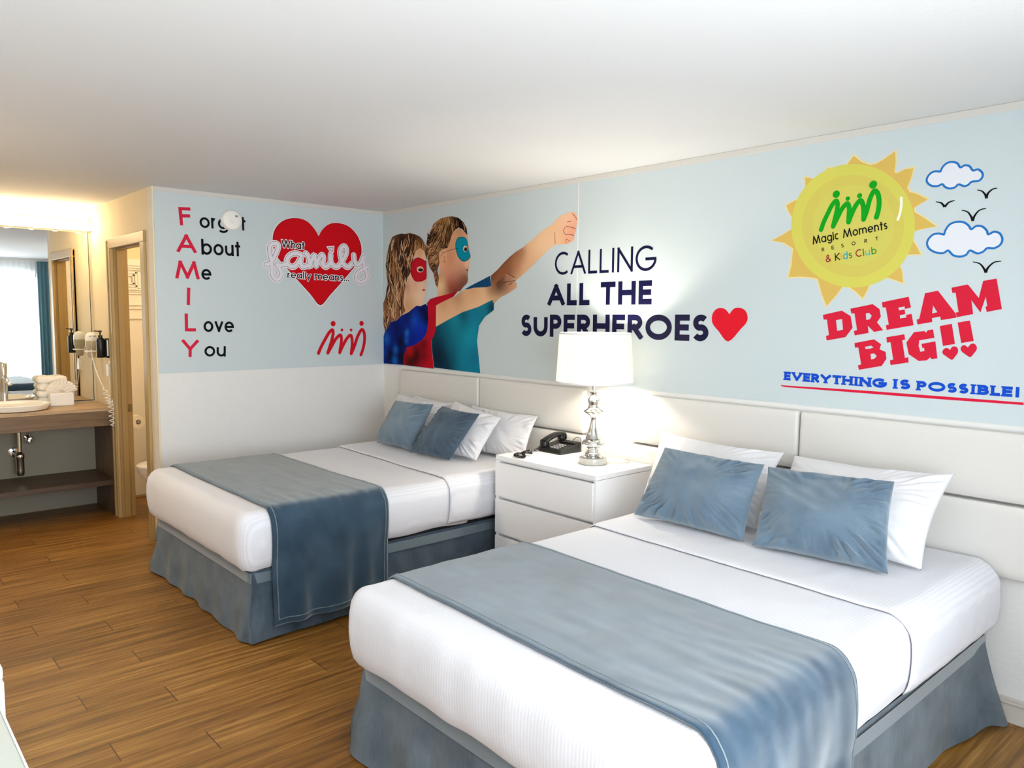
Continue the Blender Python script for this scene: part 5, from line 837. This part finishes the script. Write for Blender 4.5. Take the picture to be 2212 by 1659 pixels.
# ------------------------------------------------------------------ table lamp
LX, LY, LZ = 2.602, -.285, .780
t = thing('table_lamp', 'chrome baluster table lamp with white drum shade on the nightstand', 'lamp', (LX, LY, LZ))
ob('base', lathe([(.070, 0), (.077, .003), (.078, .008), (.078, .030), (.076, .036), (.060, .038)], 48, (LX, LY, LZ)), 'crystal', t, True)['label'] = 'clear crystal foot'
q = [(950, 40), (968, 62), (960, 66), (955, 60), (945, 40), (930, 36), (922, 44), (912, 62), (900, 76), (888, 80), (874, 74), (864, 64), (858, 50), (852, 56), (846, 52), (835, 47), (815, 40), (790, 32), (760, 24), (730, 19), (712, 20), (700, 26), (690, 40), (680, 58), (672, 71), (667, 71), (661, 60), (652, 46), (640, 40), (628, 36), (618, 37), (606, 42), (596, 43), (588, 40), (576, 34), (566, 27), (556, 23), (548, 25), (540, 29), (532, 28), (524, 14), (462, 13), (440, 8)]
pr = [(.050, .036), (.058, .040), (.058, .046), (.044, .050)]+[(r*.000818, (1030-y)*.000818) for y, r in q[3:]]
ob('stem', lathe(pr, 48, (LX, LY, LZ)), 'chrome', t, True)['label'] = 'turned chrome stem'
S0, S1 = 1.237, 1.512
bm = lathe([(.214, S0), (.198, S1)], 72, (LX, LY, 0), caps=False); bm = lathe([(.212, S0), (.196, S1)], 72, (LX, LY, 0), caps=False, bm=bm)
sh_ = ob('shade', bm, 'shade_cloth', t, True)
for pr_ in ([(.2155, S0-.001), (.2155, S0+.008), (.210, S0+.008), (.210, S0-.001)], [(.1995, S1-.008), (.1995, S1+.001), (.194, S1+.001), (.194, S1-.008)]):
    ob('shade_trim', lathe(pr_, 72, (LX, LY, 0), caps=False), 'pillow_white', t, True)
bm = tube([(LX-.196, LY, S1-.015), (LX+.196, LY, S1-.015)], .002, 6); tube([(LX, LY-.196, S1-.015), (LX, LY+.196, S1-.015)], .002, 6, bm); tube([(LX, LY, 1.30), (LX, LY, S1-.01)], .004, 8, bm)
ob('shade_carrier', bm, 'chrome', t, True)
ob('bulb', lathe([(.012, 1.30), (.014, 1.325), (.026, 1.35), (.03, 1.375), (.024, 1.40), (.002, 1.412)], 24, (LX, LY, 0)), 'lamp_bulb', t, True)
lamp_light('table_lamp_bulb', 'POINT', (LX, LY, 1.37), 58, (1, .91, .78), .04)
bm = tube(smooth_path([(LX+.06, LY+.05, LZ+.006), (LX+.12, LY+.13, LZ+.005), (LX+.10, LY+.2, LZ+.005), (LX+.05, LY+.226, LZ+.004)], 8), .003, 8)
ob('power_cord', bm, 'silver_plastic', t, True)
# ------------------------------------------------------------------ telephone
PX, PY, PZ = 2.215, -.15, .780
t = thing('telephone', 'black corded desk telephone on the nightstand', 'telephone', (PX, PY, PZ))
bm = nbox(PX-.095, PX+.095, PY-.10, PY+.082, PZ, PZ+.028, .006)
for v in bm.verts:
    if v.co.z > PZ+.015: v.co.z += .034*max(0, (v.co.y-(PY-.10))/.2); v.co.y += .004
ob('base', bm, 'black_plastic', t)
def on_slope(y): return PZ+.029+.034*(y-(PY-.10))/.2
keyp = bmesh.new(); 
k0 = None
for r_ in range(4):
    for c_ in range(3):
        x, y = PX-.004+c_*.024, PY-.072+r_*.021
        o_ = ob('key', nbox(x-.0075, x+.0075, y-.0055, y+.0055, on_slope(y)-.003, on_slope(y)+.003, .0015), 'key_grey', t)
ob('display_panel', nbox(PX-.02, PX+.085, PY+.03, PY+.085, on_slope(PY+.06)-.004, on_slope(PY+.06)+.003, .003), 'black_slot', t)
# handset: earpiece and mouthpiece joined by an arched grip, along the side of the base
hp_ = smooth_path([(PX-.062, PY-.085, PZ+.052), (PX-.062, PY-.062, PZ+.070), (PX-.062, PY-.02, PZ+.086), (PX-.062, PY+.03, PZ+.096), (PX-.062, PY+.072, PZ+.092), (PX-.062, PY+.084, PZ+.080)], 6)
n_ = len(hp_); hb = bmesh.new(); rings = []
for i, p in enumerate(hp_):
    k_ = i/(n_-1); wd_ = .026+.006*abs(2*k_-1)**3; th = .013+.010*abs(2*k_-1)**4
    rings.append([hb.verts.new(p+Vector((wd_*math.copysign(abs(math.cos(a))**.6, math.cos(a)), 0, th*math.copysign(abs(math.sin(a))**.6, math.sin(a))))) for a in [2*PI*j/20 for j in range(20)]])
for a, b in zip(rings, rings[1:]):
    for j in range(20): hb.faces.new((a[j], a[(j+1) % 20], b[(j+1) % 20], b[j]))
hb.faces.new(rings[0]); hb.faces.new(rings[-1])
lathe([(.024, PZ+.036), (.026, PZ+.05), (.024, PZ+.06)], 20, (PX-.062, PY-.072, 0), bm=hb); lathe([(.024, PZ+.062), (.026, PZ+.075), (.024, PZ+.086)], 20, (PX-.062, PY+.070, 0), bm=hb)
ob('handset', hb, 'black_plastic', t, True)
cp = smooth_path([(PX-.066, PY-.10, PZ+.042), (PX-.072, PY-.135, PZ+.018), (PX-.085, PY-.19, PZ+.012), (PX-.062, PY-.255, PZ+.012), (PX+.0, PY-.305, PZ+.012), (PX+.035, PY-.335, PZ+.012), (PX+.02, PY-.36, PZ+.012), (PX-.035, PY-.345, PZ+.012), (PX-.055, PY-.30, PZ+.013), (PX-.03, PY-.262, PZ+.018), (PX+.01, PY-.25, PZ+.020)], 40)
coil = []
for i, p in enumerate(cp):
    a_ = i*2*PI/7.0; tn = (cp[min(i+1, len(cp)-1)]-cp[max(i-1, 0)]).normalized(); s_ = tn.cross(Vector((0, 0, 1))).normalized(); u_ = s_.cross(tn)
    coil.append(p+.0062*(math.cos(a_)*s_+math.sin(a_)*u_))
ob('coiled_cord', tube(coil, .0026, 6), 'black_plastic', t, True)
bm = tube(smooth_path([(PX+.02, PY+.078, PZ+.055), (PX+.05, PY+.088, PZ+.085), (PX+.085, PY+.085, PZ+.08), (PX+.1, PY+.07, PZ+.055), (PX+.098, PY+.06, PZ+.03)], 8), .0018, 6)
ob('line_cord', bm, 'black_plastic', t, True)
# ------------------------------------------------------------------ smoke alarm
SY, SZ = -1.268, 2.258
t = thing('smoke_alarm', 'round white smoke alarm on the FAMILY mural, covering part of the word Forget', 'smoke alarm', (.004, SY, SZ))
ob('base_plate', lathe([(.070, .004), (.074, .006), (.074, .016)], 48, (0, SY, SZ), 'x'), 'white_plastic', t, True)
ob('cover', lathe([(.071, .016), (.072, .020), (.069, .036), (.062, .043), (.05, .046), (.03, .047), (.001, .047)], 48, (0, SY, SZ), 'x'), 'white_plastic', t, True)
bm = bmesh.new()
for k in range(3): box(bm, .045, .0485, SY+.016+.008*k, SY+.02+.008*k, SZ+.022, SZ+.034)
ob('vent_slot', bm, 'black_slot', t)
ob('test_button', lathe([(.014, .044), (.014, .0495), (.001, .050)], 24, (0, SY-.008, SZ-.014), 'x'), 'trim_paint', t, True)
# ------------------------------------------------------------------ vanity alcove
t = thing('vanity_counter', 'wood vanity counter with deep wood apron and low shelf, beside the bathroom doorway', 'counter', (-1.3, -2.6, 0))
ob('countertop', nbox(XA, -1.04, YN+.02, -Wd-.002, .838, .862, .002), 'counter_wood', t)
ob('apron', nbox(-1.065, -1.043, YN+.02, -Wd-.002, .722, .838, .002), 'dark_wood', t)
ob('side_panel', nbox(XA, -1.07, -Wd-.026, -Wd-.002, 0, .722, .002), 'shaded_panel_wood', t)
ob('shelf', nbox(XA+.004, -1.045, YN+.02, -Wd-.027, .252, .292, .002), 'shaded_shelf_wood', t)
SXc, SYc = -1.295, -2.425
t = thing('sink', 'round white vessel sink on the vanity counter', 'sink', (SXc, SYc, .862))
ob('basin', lathe([(.185, 0), (.215, .006), (.232, .03), (.238, .046), (.234, .050), (.226, .049), (.212, .030), (.17, .012), (.03, .006), (.001, .006)], 64, (SXc, SYc, .862)), 'porcelain', t, True)
ob('drain', lathe([(.022, .007), (.022, .010), (.014, .011), (.001, .009)], 24, (SXc, SYc, .862)), 'chrome', t, True)
ob('overflow_hole', lathe([(.009, 0), (.009, .003), (.001, .003)], 16, (SXc-.02, SYc+.213, .893), 'y'), 'steel', t, True)
FX, FY = -1.562, -2.445
t = thing('faucet', 'tall chrome faucet standing behind the vessel sink', 'faucet', (FX, FY, .862))
ob('body', lathe([(.024, 0), (.024, .008), (.023, .012), (.023, .20), (.024, .205), (.024, .26), (.026, .262), (.026, .335), (.022, .342), (.001, .343)], 28, (FX, FY, .862)), 'chrome', t, True)
ob('spout', tube([(FX+.015, FY, .862+.235), (FX+.12, FY, .862+.222), (FX+.135, FY, .862+.205)], [.016, .014, .012], 16), 'chrome', t, True)
bm = tube([(FX, FY, .862+.342), (FX-.02, FY-.03, .862+.352), (FX-.03, FY-.05, .862+.36)], [.006, .0055, .004], 10)
ob('handle', bm, 'chrome', t, True); ob('knob', lathe([(.015, .0), (.017, .012), (.015, .03), (.001, .034)], 18, (FX+.006, FY+.02, .862+.18), 'y'), 'chrome', t, True)
# plumbing under the sink
t = thing('drain_pipe', 'chrome drain pipe and bottle trap hanging under the vanity counter', 'pipe', (-1.42, -2.385, .40))
bm = lathe([(.016, .52), (.016, .835)], 20, (-1.42, -2.385, 0)); lathe([(.024, .70), (.024, .735), (.02, .74)], 20, (-1.42, -2.385, 0), bm=bm)
ob('tailpiece', bm, 'chrome', t, True)
ob('trap', lathe([(.001, .335), (.018, .337), (.026, .35), (.029, .38), (.029, .47), (.033, .475), (.033, .50), (.022, .515), (.018, .525)], 24, (-1.42, -2.385, 0)), 'chrome', t, True)
ob('wall_arm', tube(smooth_path([(-1.42, -2.385, .49), (-1.48, -2.395, .495), (-1.595, -2.40, .495)], 6), .016, 16), 'chrome', t, True)
ob('flange', lathe([(.04, 0), (.038, .008), (.018, .014)], 24, (XA, -2.40, .495), 'x'), 'chrome', t, True)
for y, lab in ((-2.30, 'chrome supply valve with round knob beside the drain pipe, nearer the doorway'), (-2.53, 'chrome supply valve with hose beside the drain pipe, at the picture edge')):
    t = thing('supply_valve', lab, 'valve', (XA, y, .60), group='supply valves under the sink')
    ob('body', lathe([(.028, 0), (.026, .006), (.010, .010), (.010, .07), (.016, .075), (.016, .11), (.01, .115)], 20, (XA, y, .60), 'x'), 'chrome', t, True)
    ob('knob', lathe([(.012, 0), (.026, .006), (.028, .018), (.02, .03), (.001, .032)], 20, (XA+.11, y, .60), 'x'), 'chrome', t, True)
    ob('hose', tube(smooth_path([(XA+.085, y, .612), (XA+.085, y-.005, .68), (XA+.10, y-.04, .75), (XA+.12, y-.06, .83)], 6), .006, 10), 'steel', t, True)
# mirror and light bar
t = thing('wall_mirror', 'large frameless wall mirror above the vanity counter', 'mirror', (XA, -2.6, .87))
ob('glass', nbox(XA+.001, XA+.007, YN+.05, -Wd-.022, .876, 2.245), 'mirror_glass', t)
bm = nbox(XA+.001, XA+.009, -Wd-.022, -Wd-.018, .872, 2.247); box(bm, XA+.001, XA+.009, YN+.05, -Wd-.018, .870, .876)
ob('edge_channel', bm, 'black_slot', t)
t = thing('vanity_light', 'row of glowing globe bulbs on a bar above the vanity mirror', 'light', (XA, -2.3, 2.29))
ob('bar', nbox(XA, XA+.045, -2.86, -Wd-.004, 2.255, 2.335, .004), 'white_plastic', t)  # bar coloured white to imitate the bulbs' glow running along it
for k in range(6):
    y = -Wd-.068-.166*k; ob('socket', lathe([(.022, .0), (.022, .018)], 20, (XA+.045, y, 2.295), 'x'), 'white_plastic', t, True)
    b_ = bmesh.new(); bmesh.ops.create_uvsphere(b_, u_segments=24, v_segments=16, radius=.046)
    for v in b_.verts: v.co += Vector((XA+.100, y, 2.295))
    ob('bulb', b_, 'bulb_glow', t, True)
    lamp_light('vanity_bulb_light', 'POINT', (XA+.100, y, 2.295), 4.6, (1, .81, .56), .047)
# towels
def towel(name, label, x0, x1, y0, y1, z0, folds, seed, mt='towel_white', w=.02):
    t = thing(name, label, 'towel', ((x0+x1)/2, (y0+y1)/2, z0))
    h = folds[0]/len(folds) if False else None; z = z0
    for i, hh in enumerate(folds):
        def df(v, n): v.co += n*(.006*nz(v.co, 14, seed+i)+.003*nz(v.co, 40, seed))
        ob('fold', rbox(x0+.004*(i % 2), x1-.003*(i % 2), y0+.006*((i+1) % 2), y1-.005*(i % 2), z, z+hh, min(w, hh*.48), (14, 18, 8), (), df), mt, t, True); z += hh-.001
    return t
towel('folded_towel', 'stack of white folded bath towels on the vanity counter, against the mirror', -1.575, -1.465, -2.235, -2.02, .868, (.058, .058, .056, .052), 2, w=.027)
t = thing('washcloth', 'white washcloth folded into a fan, standing in a small white holder on the counter', 'washcloth', (-1.40, -2.09, .862))
def fan(i, j):
    a = math.radians(12+156*i); rr = .03+.085*j; zig = .010*(1 if int(round(i*24)) % 2 else -1)*(.35+.65*j)
    return Vector((-1.40+zig+.004*j, -2.09-rr*math.cos(a), .958+rr*.98*math.sin(a)*.98))
o_ = ob('fan', grid(25, 6, fan), 'towel_white', t); s_ = o_.modifiers.new('thick', 'SOLIDIFY'); s_.thickness = .006
ob('holder', nbox(-1.445, -1.365, -2.175, -2.008, .862, .965, .008, 3), 'white_plastic', t)
# hair dryer in its wall ring, coiled cord down past the counter
HX, HY = -1.40, -1.862
t = thing('hair_dryer', 'white wall-mounted hair dryer standing in a ring beside the mirror', 'hair dryer', (HX, -Wd, 1.3))
ob('body', lathe([(.021, 1.235), (.028, 1.242), (.032, 1.30), (.042, 1.325), (.044, 1.375)], 32, (HX, HY, 0)), 'silver_plastic', t, True)['label'] = 'champagne lower body and nozzle'
ob('cap', lathe([(.0445, 1.372), (.044, 1.40), (.038, 1.422), (.024, 1.436), (.001, 1.44)], 32, (HX, HY, 0)), 'white_plastic', t, True)
bm = bmesh.new()
for k in range(5): box(bm, HX+.036, HX+.041, HY-.02+.010*k-.003, HY-.02+.010*k+.003, 1.405, 1.413)
ob('vent_slot', bm, 'black_slot', t)
bm = tube([(HX+.046*math.cos(a), HY+.046*math.sin(a), 1.288) for a in [2*PI*k/32 for k in range(32)]], .006, 10, closed=True); box(bm, HX-.025, HX+.025, HY+.044, -Wd, 1.272, 1.302, .004); box(bm, HX-.04, HX+.04, -Wd-.012, -Wd, 1.25, 1.33, .004)
ob('holder_ring', bm, 'white_plastic', t, True)
cc = smooth_path([(HX+.03, HY-.01, 1.31), (-1.34, -1.87, 1.22), (-1.25, -1.86, 1.10), (-1.16, -1.845, 1.01)], 10)
dn = smooth_path([(-1.16, -1.845, 1.01), (-1.08, -1.838, .935), (-1.012, -1.836, .885), (-1.008, -1.832, .80), (-1.008, -1.828, .72)], 40); coil = list(cc[:-1]); L_ = len(dn)
for i, p in enumerate(dn):
    a_ = i*2*PI/16.0; r_ = .020*min(1, i/20)*(1-.5*max(0, (i/L_-.8)/.2)); coil.append(p+Vector((.5*r_*math.sin(a_), r_*math.cos(a_), 0)))
back = smooth_path([dn[-1], (-1.012, -1.820, .75), (-1.020, -1.816, .88), (-1.10, -1.812, 1.05), (-1.12, -1.81, 1.14)], 10)
ob('coiled_cord', tube(coil, .0036, 7), 'white_plastic', t, True); ob('supply_cord', tube(back, .003, 7), 'white_plastic', t, True)
ob('plug_block', nbox(-1.155, -1.105, -1.822, -Wd-.006, 1.10, 1.20, .004), 'white_plastic', t)
t = thing('wall_outlet', 'ivory outlet plate under the black soap dispenser', 'outlet', (-1.13, -Wd, 1.15))
ob('cover_plate', nbox(-1.17, -1.09, -Wd-.006, -Wd, 1.095, 1.215, .002), 'white_plastic', t)
# soap dispenser
t = thing('soap_dispenser', 'black pump soap bottle in a black wall bracket beside the bathroom doorway', 'soap dispenser', (-1.13, -Wd, 1.25))
ob('bottle', lathe([(.026, 1.248), (.029, 1.252), (.029, 1.385), (.024, 1.398), (.016, 1.402), (.016, 1.422), (.001, 1.423)], 28, (-1.13, -1.862, 0)), 'black_plastic', t, True)
bm = lathe([(.006, 1.42), (.006, 1.445), (.012, 1.446), (.012, 1.458), (.001, 1.459)], 16, (-1.13, -1.862, 0)); tube([(-1.13, -1.862, 1.452), (-1.13, -1.905, 1.456)], .004, 8, bm)
ob('pump', bm, 'black_plastic', t, True)
bm = nbox(-1.165, -1.095, -1.832, -Wd-.001, 1.245, 1.398, .010, 3)
ob('bracket', bm, 'black_plastic', t, True)
ob('white_strip', nbox(-1.0955, -1.0935, -1.826, -1.815, 1.262, 1.385, .0008), 'white_plastic', t)  # narrow white strip down the side of the bracket
# seen through the bathroom doorway
t = thing('toilet_paper', 'toilet paper roll on a wall peg inside the bathroom', 'toilet paper', (-1.5, -1.525, .68))
bm = lathe([(.021, -.05), (.055, -.05), (.055, .05), (.021, .05)], 40, (-1.43, -1.535, .685), 'x', caps=False); lathe([(.021, -.05), (.021, .05)], 40, (-1.43, -1.535, .685), 'x', caps=False, bm=bm)
ob('roll', bm, 'paper', t, True); ob('peg', tube([(XA+.01, -1.535, .69), (-1.375, -1.535, .69)], .010, 12), 'chrome', t, True)
TX, TY = -.95, -1.42
t = thing('toilet', 'white porcelain toilet inside the bathroom, partly hidden by the farther bed', 'toilet', (TX, TY, 0))
def oval(z, rx, ry, oy=0, n=36): return [Vector((TX+rx*math.cos(2*PI*i/n), TY+oy+ry*math.sin(2*PI*i/n), z)) for i in range(n)]
bm = bmesh.new(); rr = [[bm.verts.new(p) for p in oval(*a)] for a in ((0, .11, .20, .08), (.05, .10, .19, .08), (.2, .12, .19, .04), (.33, .18, .245, 0), (.37, .19, .255, 0))]
for a, b in zip(rr, rr[1:]):
    for i in range(36): bm.faces.new((a[i], a[(i+1) % 36], b[(i+1) % 36], b[i]))
bm.faces.new(rr[0]); bm.faces.new(rr[-1]); ob('bowl', bm, 'porcelain', t, True)
bm = bmesh.new(); rr = [[bm.verts.new(p) for p in oval(*a)] for a in ((.372, .192, .258), (.392, .195, .262), (.40, .185, .25))]
for a, b in zip(rr, rr[1:]):
    for i in range(36): bm.faces.new((a[i], a[(i+1) % 36], b[(i+1) % 36], b[i]))
bm.faces.new(rr[0]); bm.faces.new(rr[-1]); ob('seat_lid', bm, 'white_plastic', t, True)
bm = nbox(TX-.2, TX+.2, TY+.26, TY+.44, .38, .74, .02, 3); ob('tank', bm, 'porcelain', t, True); ob('tank_lid', nbox(TX-.21, TX+.21, TY+.25, TY+.45, .74, .77, .008), 'porcelain', t, True)
# ------------------------------------------------------------------ window dressing, met in the vanity mirror
def pleat(y0, y1, x, amp, k, z0, z1, seed):
    def f(i, j):
        y = y0+(y1-y0)*i; return Vector((x+amp*math.sin(i*k*2*PI)*(.45+.55*(1-j))+.006*nz((i*9, j*2, seed), 1), y+.006*nz((i*5, j*3, seed), 1), z0+(z1-z0)*j))
    return grid(int(k*12)+1, 12, f)
o_ = obj('sheer_curtain', pleat(-1.95, -.885, L-.07, .022, 14, .02, 2.40, 1), 'sheer_cloth', None, 'all'); tag(o_, 'white sheer curtain over the bright front window, reflected in the vanity mirror', 'curtain')
o_ = obj('side_drape', pleat(-.86, -.70, L-.10, .02, 3, .015, 2.40, 2), 'teal_drape', None, 'all'); tag(o_, 'narrow teal drape at the edge of the sheer curtain, reflected in the mirror', 'drape')
t = thing('curtain_rod', 'slim white curtain rod above the front window', 'curtain rod', (L-.085, -2.1, 2.41))
ob('rod', tube([(L-.085, -3.6, 2.408), (L-.085, -.66, 2.408)], .010, 12), 'white_plastic', t, True)
for y in (-3.55, -.72): ob('bracket', nbox(L-.085, L, y-.01, y+.01, 2.400, 2.416), 'white_plastic', t)
bpy.context.view_layer.update()
